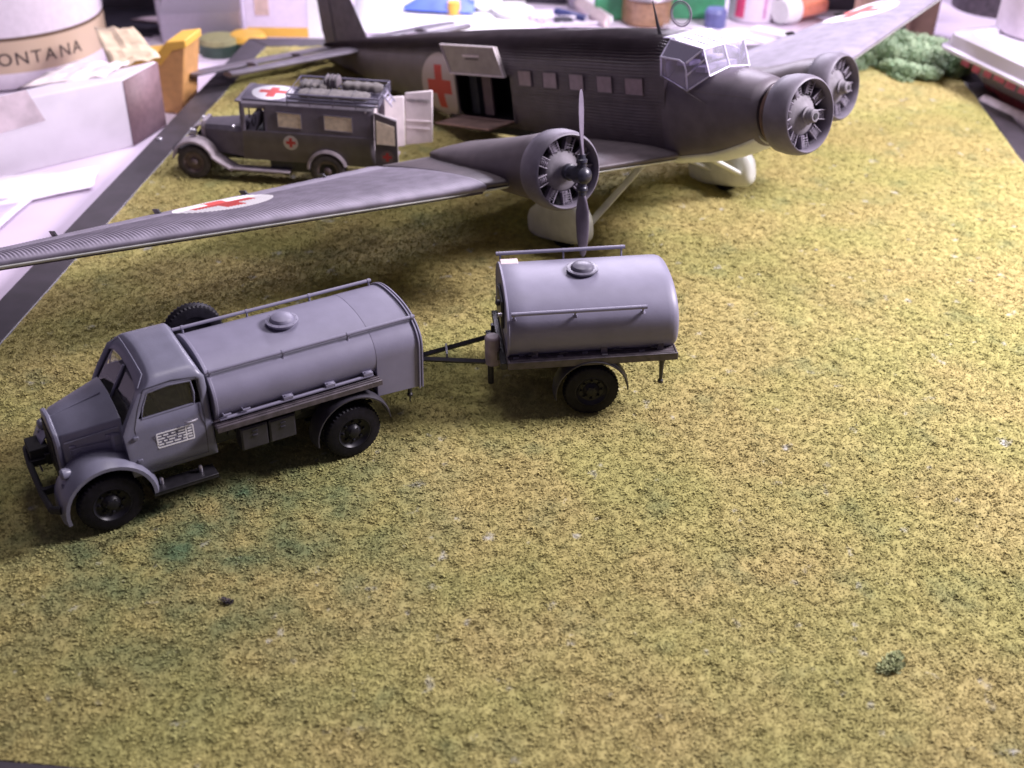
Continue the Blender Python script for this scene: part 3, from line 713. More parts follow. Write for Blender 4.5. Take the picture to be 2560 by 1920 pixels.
# cabin windows
for i in range(5):
    xc = -4.02-i*.865; w2 = .255 if i == 0 else .225
    zc_ = .475
    wf = P(MB().tube([(xc-w2, -.818, zc_-.165), (xc+w2, -.818, zc_-.165), (xc+w2, -.818, zc_+.165), (xc-w2, -.818, zc_+.165)], .010, 5, closed=True), 'window', M_nac, ang=30)
    P(MB().box((xc, -.812, zc_), (w2*2, .014, .33)), 'pane', M_curt, wf)
    wf = P(MB().tube([(xc-w2, .818, zc_-.165), (xc+w2, .818, zc_-.165), (xc+w2, .818, zc_+.165), (xc-w2, .818, zc_+.165)], .010, 5, closed=True), 'window', M_nac, ang=30)
    P(MB().box((xc, .812, zc_), (w2*2, .014, .33)), 'pane', M_curt, wf)
sm = MB().tube([(-3.25, -.812, .72), (-2.9, -.80, .58), (-2.62, -.785, .44), (-2.2, -.765, .25)], .012, 5).tube([(-2.75, -.775, .50), (-2.1, -.745, .44), (-1.5, -.66, .40), (-1.19, -.61, .36)], .006, 5)
sm.tube([(-3.3, -.803, .74), (-5.3, -.808, .75), (-8.0, -.80, .78)], .008, 5).tube([(-3.3, -.803, .18), (-5.3, -.808, .18), (-8.0, -.80, .16)], .008, 5)
P(sm, 'skin_seam', M_nac, fus)
# --- wings
def wing(sg, y0, y1, le, te, kd, tr, amp, name, m, nsub, nchord=26, cap=True):
    ys = np.linspace(y0, y1, nsub); secs = []
    for y in ys:
        xl, xt = le(y), te(y); c = xl-xt; z0 = -.84+kd*(y-.85); t = tr(y); pts = []
        rp = amp*math.cos(2*PI*y/.062)
        tipf = min(1, max(.05, (y1-y)/.5)) if y1 > 14 else 1
        cs = (1-np.cos(np.linspace(0, PI, nchord)))/2
        def th(q): return t*tipf**.5*(1.4845*math.sqrt(q)-.63*q-1.758*q*q+1.4215*q**3-.518*q**4)
        for q in cs[::-1]:
            pts.append((xl-c*q, sg*y, z0+th(q)*.52+.035+rp*min(1, q*8, (1-q)*12)))
        for q in cs[1:-1]:
            pts.append((xl-c*q, sg*y, z0-th(q)*.95+.035+rp*min(1, q*8)*.7))
        secs.append(pts)
    return P(MB().loft(secs, caps=cap), name, m, ang=70)
leo = lambda y: -3.70-.205*(y-4.9)
teo = lambda y: -7.10+.12*(y-4.9)
lei = lambda y: -3.0-.20*(y-.85)
tei = lambda y: -7.30
for sg, kd in ((-1, .071), (1, .12)):
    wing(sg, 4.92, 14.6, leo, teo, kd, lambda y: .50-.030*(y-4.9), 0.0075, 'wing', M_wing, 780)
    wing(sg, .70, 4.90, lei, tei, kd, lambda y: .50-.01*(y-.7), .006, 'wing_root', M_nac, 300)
    # full-span auxiliary flap behind the wing
    fl = MB(); secs = []
    for y in np.linspace(4.95, 14.4, 330):
        xt = teo(y)-.04; z0 = -.86+kd*(y-.85); cc = .62-.01*(y-4.9); rp = .006*math.cos(2*PI*y/.055)
        secs.append([(xt+.10, sg*y, z0+.01), (xt, sg*y, z0+.045+rp), (xt-.2, sg*y, z0+.04+rp), (xt-cc, sg*y, z0-.02+rp), (xt-cc, sg*y, z0-.03), (xt-.2, sg*y, z0-.04), (xt, sg*y, z0-.03)])
    P(fl.loft(secs), 'aileron', M_wing, ang=70)
    hb = MB()
    for y in (6.2, 8.0, 9.8, 11.7, 13.3): 
        z0 = -.86+kd*(y-.85); b_ = MB().prism([(teo(y)-.30, z0), (teo(y)-.62, z0-.02), (teo(y)-.72, z0+.05), (teo(y)-.45, z0+.09)], 'y', sg*y-.015, sg*y+.015)
        P(b_, 'aileron_hinge', M_mastd)
    P(MB().tube([(leo(y)-.10, sg*y, -.84+kd*(y-.85)-.085) for y in np.linspace(4.95, 14.4, 12)], .018, 6, ry=.03), 'lower_skin_shade', M_nac)  # dark strip draws the shading of the wing's lower skin
# pale blue undersides of fuselage
us = MB(); secs = []
for x in (-1.14, -1.3, -1.6, -1.9, -2.25, -2.6, -3.0, -3.3, -4.2, -5.3, -6.5, -7.5):
    _, w_, zb, zt, p = lerp(FR if x > -3.25 else FB, x)
    zc = (zb+zt)/2; h = (zt-zb)/2; kk = .80 if x > -3.4 else .6
    secs.append([(x, w_*kk*t_, zc-(h+.013)*(1-abs(kk*t_)**p)**(1/p)) for t_ in np.linspace(-1, 1, 15)])
P(us.loft(secs, caps=False, closed=False), 'belly_panel', M_under, solid=.01)
for sg, kd in ((-1, .071), (1, .12)):
    secs = []
    for y in np.linspace(.72, 14.2, 12):
        xl = (lei if y < 4.9 else leo)(y); z0 = -.84+kd*(y-.85); t = (.50-.01*y if y < 4.9 else .50-.03*(y-4.9))
        xt = (tei if y < 4.9 else teo)(y)
        pts = []
        for q in (.012, .04, .1, .2, .35, .55, .8, .97):
            th = t*(1.4845*math.sqrt(q)-.63*q-1.758*q*q+1.4215*q**3-.518*q**4)
            pts.append((xl-(xl-xt)*q, sg*y, z0-th*.95+.035-.022))
        secs.append(pts)
    P(MB().loft(secs, caps=False, closed=False), 'wing_underside', M_under, solid=.008)
# --- engines
def engine(c, toe, propeller=False, nose=False):
    c = Vector(c); a = Vector((math.cos(toe), math.sin(toe), 0)); q = Vector((-a.y, a.x, 0)); rI = .645
    def at(t, y_=0, z_=0): return c+a*t+q*y_+Vector((0, 0, z_))
    cw = MB().lathe([(-.62, rI-.02), (-.45, rI-.02), (-.36, rI-.010), (-.335, rI+.004), (-.340, rI+.022), (-.39, rI+.052), (-.50, rI+.078), (-.68, rI+.082), (-.86, rI+.055), (-.88, rI+.03), (-.84, rI)], c, a, 72, close=True)
    cwo = P(cw, 'cowling', M_cowl, ang=60)
    er = MB().lathe([(-.86, rI-.01), (-.74, rI-.01), (-.74, .20), (-.86, .20)], c, a, 48); eo = P(er, 'engine', M_dark, ang=30)
    ck = MB().lathe([(-.80, .37), (-.60, .385), (-.56, .38), (-.53, .35), (-.50, .27), (-.46, .18), (-.40, .14), (-.32, .13), (-.30, .10), (-.25, .004)], c, a, 48)
    P(ck, 'crankcase', M_crank, eo, ang=40)
    for k in range(9):
        th = 2*PI*(k+.5)/9; d = Vector((0, 0, 1))*math.cos(th)+q*math.sin(th); sd_ = a.cross(d)
        cy = MB()
        for j in range(6):
            r0 = .385+.038*j; p = at(-.58)+d*r0; cy.lathe([(0, .083), (.015, .083), (.0151, .070), (.038, .070)], p, d, 14)
        # head with twin pushrod tubes
        for sx_ in (-1, 1): cy.tube([at(-.50)+d*.36+sd_*.075*sx_, at(-.47)+d*.60+sd_*.088*sx_], .014, 6)
        for j in range(4): 
            p = at(-.475)+d*(.42+.045*j); cy.tube([p-sd_*.07, p+sd_*.07], .006, 4)
        P(cy, 'engine_cylinder', M_cyl, eo, ang=40)
    hubm = M_hubd if propeller else M_crank
    hb = MB().lathe([(-.36, .15), (-.27, .15), (-.25, .125), (-.06, .115), (-.04, .09), (-.0399, .004)] if propeller else [(-.42, .16), (-.38, .17), (-.36, .13), (-.25, .12), (-.23, .10), (-.2299, .004)], c, a, 28)
    P(hb, 'propeller_shaft', hubm, eo)
    if not propeller:
        P(MB().lathe([(-.24, .055), (-.215, .055), (-.2149, .003)], c, a, 16), 'shaft_bore', M_dark, eo)
    else:
        R3 = Matrix.Rotation(R(-5.5), 3, a)
        ph = MB().lathe([(-.07, .14), (-.05, .16), (.16, .15), (.22, .10), (.24, .05), (.25, .003)], c, a, 24)
        for s_ in (1, -1):
            d = R3 @ Vector((0, 0, s_)); ph.lathe([(.05, .085), (.20, .085), (.22, .10), (.27, .10), (.29, .075), (.36, .065)], at(.07), d, 20)
        pr = P(ph, 'propeller', M_hubd)
        for s_ in (1, -1):
            d = R3 @ Vector((0, 0, s_)); e0 = (a.cross(d)).normalized(); secs = []
            for t_, wd, th_, tw in ((.28, .055, .055, 65), (.36, .065, .045, 60), (.48, .095, .033, 52), (.65, .118, .026, 44), (.85, .118, .020, 37), (1.1, .105, .015, 31), (1.3, .080, .011, 27), (1.42, .050, .008, 25), (1.463, .018, .004, 24)):
                tw = R(tw)*(1 if s_ > 0 else 1); cd_ = e0*math.cos(tw)+a*math.sin(tw); nd = d.cross(cd_).normalized(); pc = at(.07)+d*t_
                secs.append([pc+cd_*wd*1.0*math.cos(f)+nd*th_*math.sin(f) for f in np.linspace(0, 2*PI, 20, endpoint=False)])
            P(MB().loft(secs), 'blade', M_prop, pr, ang=60)
    if nose:
        ex = MB().tube([at(-1.0)+Vector((0, 0, .50*math.cos(f)))+q*(.50*math.sin(f)) for f in np.linspace(0, 2*PI, 40, endpoint=False)], .085, 10, closed=True)
        P(ex, 'exhaust_collector', M_exh)
        P(MB().lathe([(-1.20, .52), (-.90, .42)], c, a, 32), 'firewall', M_dark)
engine((0, 0, 0), 0, nose=True)
EN = (-2.205, 3.975, -.352); TO = R(7)
for sg in (-1, 1):
    engine((EN[0], sg*EN[1], EN[2]), sg*TO, propeller=(sg < 0))
    kd = .071 if sg < 0 else .12
    secs = []
    for t_, wy, zt, zb, zz in ((-.80, .60, .60, -.60, 0), (-1.25, .62, .60, -.62, 0), (-1.7, .66, .52, -.58, 0), (-2.4, .72, .42, -.52, 0), (-3.2, .72, .32, -.44, 0), (-4.2, .60, .20, -.34, 0), (-5.0, .42, .06, -.28, 0)):
        cx = EN[0]+math.cos(TO)*t_; cy = sg*(EN[1]+math.sin(TO)*t_); s2 = []
        for f in np.linspace(0, 2*PI, 40, endpoint=False):
            c_, s_ = math.cos(f), math.sin(f); p = 2.3
            s2.append((cx, cy+wy*math.copysign(abs(c_)**(2/p), c_), EN[2]-.04*(-t_-1)+(zt if s_ > 0 else -zb)*math.copysign(abs(s_)**(2/p), s_)))
        secs.append(s2)
    P(MB().loft(secs), 'nacelle', M_nac, ang=60)
# --- undercarriage
for sg in (-1, 1):
    y0 = sg*2.45; wy = .19
    secs = []
    # teardrop spat: sections along x
    for x, zt, zb, wq in ((-3.84, -1.84, -2.12, .06), (-3.88, -1.68, -2.24, .14), (-4.0, -1.56, -2.34, .20), (-4.3, -1.48, -2.38, .235), (-4.7, -1.48, -2.39, .24), (-5.1, -1.54, -2.40, .225), (-5.4, -1.66, -2.40, .19), (-5.6, -1.78, -2.38, .14), (-5.70, -1.90, -2.34, .09), (-5.74, -2.02, -2.28, .03)):
        zc = (zt+zb)/2; h = (zt-zb)/2
        secs.append([(x, y0+wq*math.copysign(abs(math.cos(f))**.75, math.cos(f)), zc+h*math.copysign(abs(math.sin(f))**.75, math.sin(f))) for f in np.linspace(0, 2*PI, 28, endpoint=False)])
    P(MB().loft(secs), 'wheel_spat', M_under, ang=60)
    P(MB().lathe([(-.11, .25), (-.11, .38), (-.07, .44), (.07, .44), (.11, .38), (.11, .25)], (-4.65, y0, -2.06), (0, 1, 0), 32), 'landing_wheel', M_tyre)
    top = -.80+(.06 if sg < 0 else .12)*1.6
    P(MB().tube([(-4.5, y0, -1.7), (-4.4, y0*1.02, top)], .10, 12, ry=.07), 'gear_leg', M_under)
    P(MB().tube([(-4.10, y0-sg*.12, -2.05), (-4.0, sg*.72, -1.10)], .095, 12, ry=.06), 'gear_strut', M_under)
    P(MB().tube([(-4.9, y0-sg*.12, -2.05), (-5.6, sg*.72, -1.05)], .06, 12, ry=.045), 'gear_strut', M_under)
P(MB().lathe([(-.06, .02), (-.06, .13), (.06, .13), (.06, .02)], (-17.0, 0, -.18), (0, 1, 0), 20).tube([(-17.0, 0, -.18), (-16.7, 0, .3)], .05, 8), 'tail_wheel', M_tyre)
# --- tail
def slab(pts, z, th, name, m, n=8):
    mb = MB(); secs = []
    y0 = pts[0][1]
    for (xf, xr, y) in pts:
        t = th; c = xf-xr; sec = []
        for q in (1, .7, .4, .15, .03, 0, .03, .15, .4, .7):
            s_ = 1 if len(sec) < 5 else -1
            sec.append((xf-c*q, y, z+s_*t*(1.48*math.sqrt(q)-.63*q-1.758*q*q+1.42*q**3-.518*q**4)))
        secs.append(sec)
    return P(mb.loft(secs), name, m, ang=50)
M_stab = mat('tail_grey_paint', (.125, .11, .135), .45, var=.15, scale=3)
for sg in (-1, 1):
    slab([(-15.2, -16.80, sg*.15), (-15.45, -16.55, sg*2.2), (-15.60, -16.38, sg*3.70), (-15.75, -16.30, sg*3.92)], .75, .16, 'tailplane', M_stab)
    slab([(-16.98, -18.10, sg*.22), (-17.0, -18.25, sg*2.2), (-17.02, -18.28, sg*3.9), (-16.98, -18.1, sg*4.25), (-17.2, -17.9, sg*4.38)], .75, .11, 'elevator', M_stab)
    for y in (1.4, 2.8): P(MB().prism([(-16.3, .72), (-17.1, .72), (-17.1, .82), (-16.7, .84)], 'y', sg*y-.02, sg*y+.02), 'elevator_hinge', M_cowl)
fn = MB(); secs = []
for z, xl in ((.75, -15.0), (1.07, -15.25), (2.05, -15.80), (3.1, -16.35), (3.3, -16.55)):
    secs.append([(x, y_, z) for x, y_ in ((xl, 0), (xl-.12, -.05), (xl-.5, -.075), (-16.85, -.06), (-16.88, 0), (-16.85, .06), (xl-.5, .075), (xl-.12, .05))])
P(fn.loft(secs), 'fin', mat('dark_fin_paint', (.055, .045, .052), .5, var=.25, scale=5), ang=50)
fn = MB(); secs = []
for z, xr in ((.70, -17.55), (1.2, -17.68), (2.3, -17.68), (3.2, -17.45), (3.4, -17.1)):
    secs.append([(x, y_, z) for x, y_ in ((-16.92, 0), (-16.95, -.058), (xr, -.008), (xr, .008), (-16.95, .058))])
P(fn.loft(secs), 'rudder', bpy.data.materials['dark_fin_paint'], ang=50)
# --- canopy
def cv(sg): return dict(A=(-2.64, sg*.745, .455), B=(-3.27, sg*.785, .715), C=(-3.24, sg*.79, 1.08), D=(-3.17, sg*.57, 1.37), E=(-2.34, sg*.56, 1.205), G=(-2.22, sg*.56, .72), M=(-2.61, sg*.76, .98))
Ec, Gc, Dc = (-2.35, 0, 1.215), (-2.22, 0, .80), (-3.20, 0, 1.40)
M_roofp = glass('canopy_roof_plastic', (.26, .24, .36), .60, .35)
for sg in (-1, 1):
    v = cv(sg)
    panes = [(v['B'], v['C'], v['M'], v['A']), (v['C'], v['D'], v['E'], v['M']), (v['M'], v['E'], v['G'], v['A']), (v['E'], Ec, Gc, v['G'])]
    r1 = Vector(v['D']).lerp(Vector(v['E']), .5); r2 = Vector(Dc).lerp(Vector(Ec), .5)
    panes += [(v['D'], tuple(r1), tuple(r2), Dc), (tuple(r1), v['E'], Ec, tuple(r2))]
    for p in panes:
        P(MB().add(p, [(0, 1, 2, 3)]), 'canopy_pane', M_roofp if p[0][2] > 1.2 and min(x_[2] for x_ in p) > 1.1 else M_glass, smooth=False)
        q = [Vector(x) for x in p]; c = sum(q, Vector())/4; q2 = [x.lerp(c, .10) for x in q]
    lines = [[v['B'], v['C'], v['D'], v['E'], v['G'], v['A'], v['B']], [v['C'], (-2.78, sg*.778, 1.03), (-2.66, sg*.77, .97), (-2.62, sg*.765, .85), v['A']], [v['M'], v['E']], [tuple(Vector(v['M']).lerp(Vector(v['A']), .45)), tuple(Vector(v['E']).lerp(Vector(v['G']), .35))], [v['E'], Ec], [v['G'], Gc], [tuple(r1), tuple(r2)], [v['D'], Dc]]
    for k in (2,): lines.append([tuple(Vector(v['D']).lerp(Vector(Dc), k/4)), tuple(Vector(v['E']).lerp(Vector(Ec), k/4))])
    for l in lines:
        r_ = .0185
        P(MB().tube(l, r_, 6), 'canopy_frame', M_frame)
P(MB().tube([Ec, Gc], .022, 6), 'canopy_frame', M_frame); P(MB().tube([Dc, Ec], .02, 6), 'canopy_frame', M_frame)
P(MB().box((-3.22, 0, .95), (.04, 1.4, .55)).box((-2.55, 0, .80), (.25, .9, .10)), 'cockpit_bulkhead', mat('cockpit_grey', (.38, .34, .42), .6))
for sg in (-1, 1): P(MB().box((-2.95, sg*.32, .90), (.30, .34, .08)).box((-3.1, sg*.32, 1.02), (.07, .34, .32)), 'pilot_seat', bpy.data.materials['cockpit_grey'], bevel=.02)
P(MB().box((-3.26, 0, 1.385), (.32, 1.06, .03)), 'canopy_rear_frame', M_frame, bevel=.01)
M_mast = mat('mast_dark_paint', (.035, .032, .04), .4)
mast = P(MB().tube([(-3.72, -.28, 1.33), (-3.80, -.28, 1.65), (-3.88, -.28, 2.03)], .05, 8), 'antenna_mast', M_mast)
for v_ in mast.data.vertices:
    f = min(1, max(0, (v_.co.z-1.33)/.7)); cx = -3.72-.16*f; v_.co.x = cx+(v_.co.x-cx)*(1.2-1.05*f); v_.co.y = -.28+(v_.co.y+.28)*(.6-.4*f)
lp_ = P(MB().tube([(-3.43+.27*math.cos(f), .02, 1.75+.235*math.sin(f)) for f in np.linspace(0, 2*PI, 40, endpoint=False)], .016, 8, closed=True), 'loop_antenna', mat('loop_grey', (.16, .13, .17), .4))
P(MB().tube([(-3.43+.225*math.cos(f), .02, 1.75+.195*math.sin(f)) for f in np.linspace(0, 2*PI, 40, endpoint=False)], .008, 6, closed=True), 'inner_ring', bpy.data.materials['loop_grey'], lp_)

#AMBULANCE
# ------------------------------------------------------------------ ambulance
am = thing('ambulance', 'dark grey model ambulance with roof rack, red crosses and open white rear doors', 'ambulance', (-4.254, 23.726, 0), (0, 0, R(174.5)))
AC = -.65
def Q(mb, name, m, parent=None, **k): return mb.build(name, m, parent or am, **k)
AR = .39
M_atyre = mat('dusty_tyre', (.050, .040, .042), .7, var=.3, scale=9); M_ahub = mat('dusty_brown_rim', (.12, .085, .085), .6, var=.3)
for x in (3.07, 0):
    for s in (1, -1):
        yc = AC+s*.60
        tq = Q(MB().lathe([(-.07, .24), (-.08, .31), (-.06, .375), (0, AR), (.06, .375), (.08, .31), (.07, .24)], (x, yc, AR), (0, 1, 0), 40, close=True), 'tyre', M_atyre)
        h_ = Q(MB().lathe([(s*.06, .245), (s*.05, .21), (s*.02, .19), (s*.02, .10), (s*.07, .08), (s*.09, .05), (s*.09, .003)], (x, yc, AR), (0, 1, 0), 28, caps=False), 'rim', M_ahub)
Q(MB().box((1.4, AC, .46), (4.6, .5, .14)).cyl((3.07, AC-.6, AR), (3.07, AC+.6, AR), .04).cyl((0, AC-.6, AR), (0, AC+.6, AR), .04).box((.9, AC+.35, .40), (.9, .3, .26)), 'chassis', M_black)
# body shell: sections along x, with rounded roof edges
def bsec(x, w_, zb, zt, zbelt=1.20):
    return [(x, AC+y_, z_) for y_, z_ in ((w_, zb), (w_, zbelt), (w_-.015, zbelt+.02), (w_-.035, zt-.14), (w_-.06, zt-.05), (w_-.14, zt), (0, zt+.04), (-w_+.14, zt), (-w_+.06, zt-.05), (-w_+.035, zt-.14), (-w_+.015, zbelt+.02), (-w_, zbelt), (-w_, zb))]
bxs = [1.90, 1.86, 1.80, 1.36, 1.30, 1.05, .56, .05, -.58, -.95, -1.08]
mbx = MB(); secs = [bsec(x, .62, .55, 1.86) for x in bxs]
# wheel arch lifted lower edge
mbx.loft(secs, caps=False, closed=False)
# open cab window: remove upper-side quads between x 1.80 and 1.36
keep = []
for f in mbx.f:
    c = np.mean([mbx.v[i] for i in f], axis=0)
    if 1.36 < c[0] < 1.80 and 1.3 < c[2] < 1.70 : continue
    keep.append(f)
mbx.f = keep
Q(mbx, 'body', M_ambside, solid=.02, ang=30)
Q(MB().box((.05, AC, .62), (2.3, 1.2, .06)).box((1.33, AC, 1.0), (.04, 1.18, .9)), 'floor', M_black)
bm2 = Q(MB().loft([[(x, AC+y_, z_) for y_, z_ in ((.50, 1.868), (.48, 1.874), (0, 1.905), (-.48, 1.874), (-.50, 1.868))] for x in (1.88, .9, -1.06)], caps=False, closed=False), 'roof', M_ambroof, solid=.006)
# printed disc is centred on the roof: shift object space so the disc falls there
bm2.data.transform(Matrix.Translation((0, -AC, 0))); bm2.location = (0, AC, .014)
Q(MB().box((.3, AC+.625, 1.21), (3.2, .02, .03)).box((.3, AC-.625, 1.21), (3.2, .02, .03)), 'belt_moulding', M_amb)
Q(MB().box((1.93, AC, 1.86), (.14, 1.18, .03)), 'sun_visor', M_amb, bevel=.008)
# windscreen frame
Q(MB().tube([(1.90, AC+.57, 1.25), (1.90, AC+.55, 1.80), (1.90, AC-.55, 1.80), (1.90, AC-.57, 1.25)], .025, 6, closed=True).tube([(1.90, AC, 1.25), (1.90, AC, 1.80)], .018, 6), 'windscreen_frame', M_amb)
Q(MB().box((1.86, AC, .95), (.06, 1.2, .62)), 'firewall', M_amb)
Q(MB().box((1.50, AC, 1.0), (.3, 1.1, .3)).box((1.38, AC, 1.25), (.1, 1.1, .3)), 'seat', M_dark, bevel=.03)
Q(MB().tube([(1.72, AC+.25+.13*math.cos(f), 1.32+.12*math.sin(f)) for f in np.linspace(0, 2*PI, 16, endpoint=False)], .012, 6, closed=True), 'steering_wheel', M_dark)
for (xa, xb) in ((1.06, .53), (.02, -.60)):
    for s in (1, -1):
        q = [(xa, 1.34), (xb, 1.32), (xb, 1.66), (xa, 1.68)]
        wfr = Q(MB().tube([(x, AC+s*.612, z) for x, z in q], .014, 6, closed=True), 'window', M_amb)
        Q(MB().prism([(x, z) for x, z in q], 'y', AC+s*.598, AC+s*.612), 'curtain', M_cur, wfr)
# bonnet, radiator, fenders
Q(MB().loft([[(x, AC+y_, z_) for y_, z_ in ((w_, .55), (w_, zt-.12), (w_*.8, zt-.03), (0, zt+.02), (-w_*.8, zt-.03), (-w_, zt-.12), (-w_, .55))] for x, w_, zt in ((1.90, .50, 1.24), (2.4, .38, 1.21), (2.86, .28, 1.18))]), 'bonnet', M_amb, ang=30)
Q(MB().prism([(AC+.30, .52), (AC+.31, 1.12), (AC+.22, 1.22), (AC-.22, 1.22), (AC-.31, 1.12), (AC-.30, .52)], 'x', 2.86, 2.95), 'radiator', M_dust, bevel=.02)
for s in (1, -1):
    secs = []
    for i in range(20):
        if i < 14: a = R(5+160*i/13); c_, z_ = 3.07+.50*math.cos(a), .42+.50*math.sin(a); nx_, nz_ = math.cos(a), math.sin(a)
        else: f = (i-13)/6; c_, z_ = 2.587-.42*f, .549-.25*f; nx_, nz_ = -.5, .86
        secs.append([(c_, AC+s*.34, z_), (c_, AC+s*.62, z_), (c_-nx_*.03, AC+s*.68, z_-nz_*.03), (c_-nx_*.07, AC+s*.685, z_-nz_*.07), (c_-nx_*.04, AC+s*.66, z_-nz_*.05), (c_-nx_*.02, AC+s*.34, z_-nz_*.02)])
    Q(MB().loft(secs), 'front_fender', M_dust, ang=40)
    Q(MB().lathe([(-.10, .01), (-.07, .06), (.04, .085), (.05, .003)], (3.10, AC+s*.40, 1.02), (1, 0, 0), 16).cyl((3.08, AC+s*.40, .95), (3.05, AC+s*.40, .80), .02), 'headlight', M_metal)
    Q(MB().box((1.55, AC+s*.56, .30), (1.35, .26, .04)), 'running_board', M_dust, bevel=.008)
    secs = []
    for i in range(16):
        a = R(0+165*i/15); c_, z_ = 0+.47*math.cos(a), .42+.47*math.sin(a); nx_, nz_ = math.cos(a), math.sin(a)
        secs.append([(c_, AC+s*.50, z_), (c_, AC+s*.655, z_), (c_-nx_*.06, AC+s*.68, z_-nz_*.06), (c_-nx_*.07, AC+s*.66, z_-nz_*.07), (c_-nx_*.05, AC+s*.50, z_-nz_*.05)])
    Q(MB().loft(secs), 'rear_fender', M_dust, ang=40)
    Q(MB().lathe([(0, .42), (.008, .42)], (0, AC+s*.615, .42), (0, s, 0), 32), 'wheel_well', M_dark)
Q(MB().cyl((2.0, AC+.66, 1.33), (1.98, AC+.80, 1.36), .012).lathe([(0, .03), (.02, .05), (.03, .003)], (1.98, AC+.80, 1.36), (1, 0, 0), 12), 'mirror', M_metal)
# roof rack
rk = MB()
RX0, RX1, RW, = .82, -1.20, .60
for z, r_ in ((1.93, .018), (2.01, .018), (2.10, .022)):
    rk.tube([(RX0, AC+RW, z), (RX1, AC+RW, z), (RX1, AC-RW, z), (RX0, AC-RW, z)], r_, 6, closed=True)
for x in np.linspace(RX0, RX1, 5):
    for s in (1, -1): rk.cyl((x, AC+s*RW, 1.86), (x, AC+s*RW, 2.10), .014, n=6)
for y_ in np.linspace(-RW, RW, 9): rk.box(((RX0+RX1)/2, AC+y_, 1.94), (RX0-RX1, .05, .02))
for y_ in (-.2, .2): rk.cyl((RX1, AC+y_, 1.86), (RX1, AC+y_, 2.07), .012, n=6)
Q(rk, 'roof_rack', mat('rack_blue_grey', (.13, .12, .17), .4))
ld_ = MB()
for y_ in (-.38, -.05): ld_.tube([(-1.20, AC+y_+.2, 2.05), (-1.36, AC+y_+.2, 1.86), (-1.40, AC+y_+.2, 1.80)], .02, 6)
for f in (.2, .5, .8): ld_.box((-1.20-.18*f, AC-.02, 2.05-.24*f), (.03, .36, .02))
Q(ld_, 'ladder', mat('ladder_pale_grey', (.35, .32, .42), .4))
# rear: white interior wall, doors
Q(MB().box((-.9, AC, 1.2), (.04, 1.16, 1.2)), 'inner_wall', M_dwhite)
ldr = Q(quadslab([(-1.09, AC+.62, .52), (-1.60, AC+.60, .55), (-1.58, AC+.58, 1.64), (-1.09, AC+.58, 1.80)], (0, 1, 0), .03), 'rear_door', M_ambdoor, bevel=.01)
Q(quadslab([(-1.14, AC+.655, 1.12), (-1.54, AC+.64, 1.10), (-1.53, AC+.62, 1.52), (-1.14, AC+.63, 1.64)], (0, 1, 0), .012), 'curtain', M_cur, ldr)
Q(quadslab([(-1.10, AC+.58, .55), (-1.60, AC+.56, .55), (-1.58, AC+.54, 1.66), (-1.10, AC+.56, 1.80)], (0, 1, 0), .015), 'door_lining', M_dwhite, ldr)
rdr = Q(quadslab([(-1.52, -1.31, .62), (-2.15, -1.33, .72), (-2.16, -1.33, 1.95), (-1.53, -1.31, 1.86)], (0, 1, 0), .05), 'rear_door', M_dwhite, bevel=.025)
Q(MB().box((-1.84, -1.265, 1.22), (.60, .03, .03)).box((-1.84, -1.265, 1.05), (.50, .03, .02)), 'door_rib', M_dwhite, rdr)
for k in range(10): Q(MB().tube([(-1.56-.055*k, -1.262, 1.74), (-1.60-.055*k, -1.262, 1.66)], .008, 4), 'louvre', M_strap, rdr)
mdr = Q(quadslab([(-1.10, -1.10, .60), (-1.52, -1.25, .62), (-1.52, -1.25, 1.80), (-1.10, -1.10, 1.80)], (0, 1, 0), .04), 'folding_door', M_dwhite, bevel=.015)
Q(MB().box((-1.25, AC, .50), (.34, 1.0, .04)), 'rear_step', M_dust, bevel=.01)
# baggage on the rack: things of their own
def baggage(name, label, cat, c, d, m, seed, strap=True, rot=0.):
    rs = random.Random(seed); M4 = am.matrix_world if False else Matrix.Translation(am.location) @ Matrix.Rotation(R(174.5), 4, 'Z')
    t = thing(name, label, cat, M4 @ Vector(c), (0, 0, R(174.5)+rot), None)
    mb = MB(); n1, n2 = 14, 8; secs = []
    for i in range(n1+1):
        x = -d[0]/2+d[0]*i/n1; e = min(1, .6+min(i, n1-i)*.35); s2 = []
        for j in range(20):
            f = 2*PI*j/20; cc, ss = math.cos(f), math.sin(f)
            k_ = 1+.10*math.sin(i*1.9+seed)+.05*rs.uniform(-1, 1)
            s2.append((x, d[1]/2*e*k_*math.copysign(abs(cc)**.6, cc), d[2]/2+d[2]/2*e*k_*math.copysign(abs(ss)**.6, ss)))
        secs.append(s2)
    mb.loft(secs).build('bundle', m, t, ang=60)
    if strap:
        for x in (-d[0]*.28, d[0]*.05, d[0]*.34):
            MB().tube([(x, d[1]/2*1.08*math.copysign(abs(math.cos(f))**.6, math.cos(f)), d[2]/2+d[2]/2*1.10*math.copysign(abs(math.sin(f))**.6, math.sin(f))) for f in np.linspace(0, 2*PI, 20, endpoint=False)], .012, 4, closed=True).build('strap', M_strap, t)
    return t
baggage('canvas_bundle', 'flat pale canvas bundle along the near side of the ambulance roof rack', 'bundle', (-.15, AC+.26, 1.96), (1.55, .44, .13), M_bag, 1)
baggage('canvas_bundle', 'smaller pale canvas bundle at the front far side of the ambulance roof rack', 'bundle', (.42, AC-.25, 1.96), (.62, .40, .16), M_bag, 2)
baggage('rolled_blanket', 'lumpy rolled blanket on the far rear of the ambulance roof rack', 'blanket', (-.68, AC-.20, 1.98), (.90, .28, .19), M_bag, 3, False)
baggage('rucksack', 'dark brown rucksack standing highest on the ambulance roof rack', 'rucksack', (.02, AC-.30, 2.0), (.36, .34, .25), M_bag2, 4)
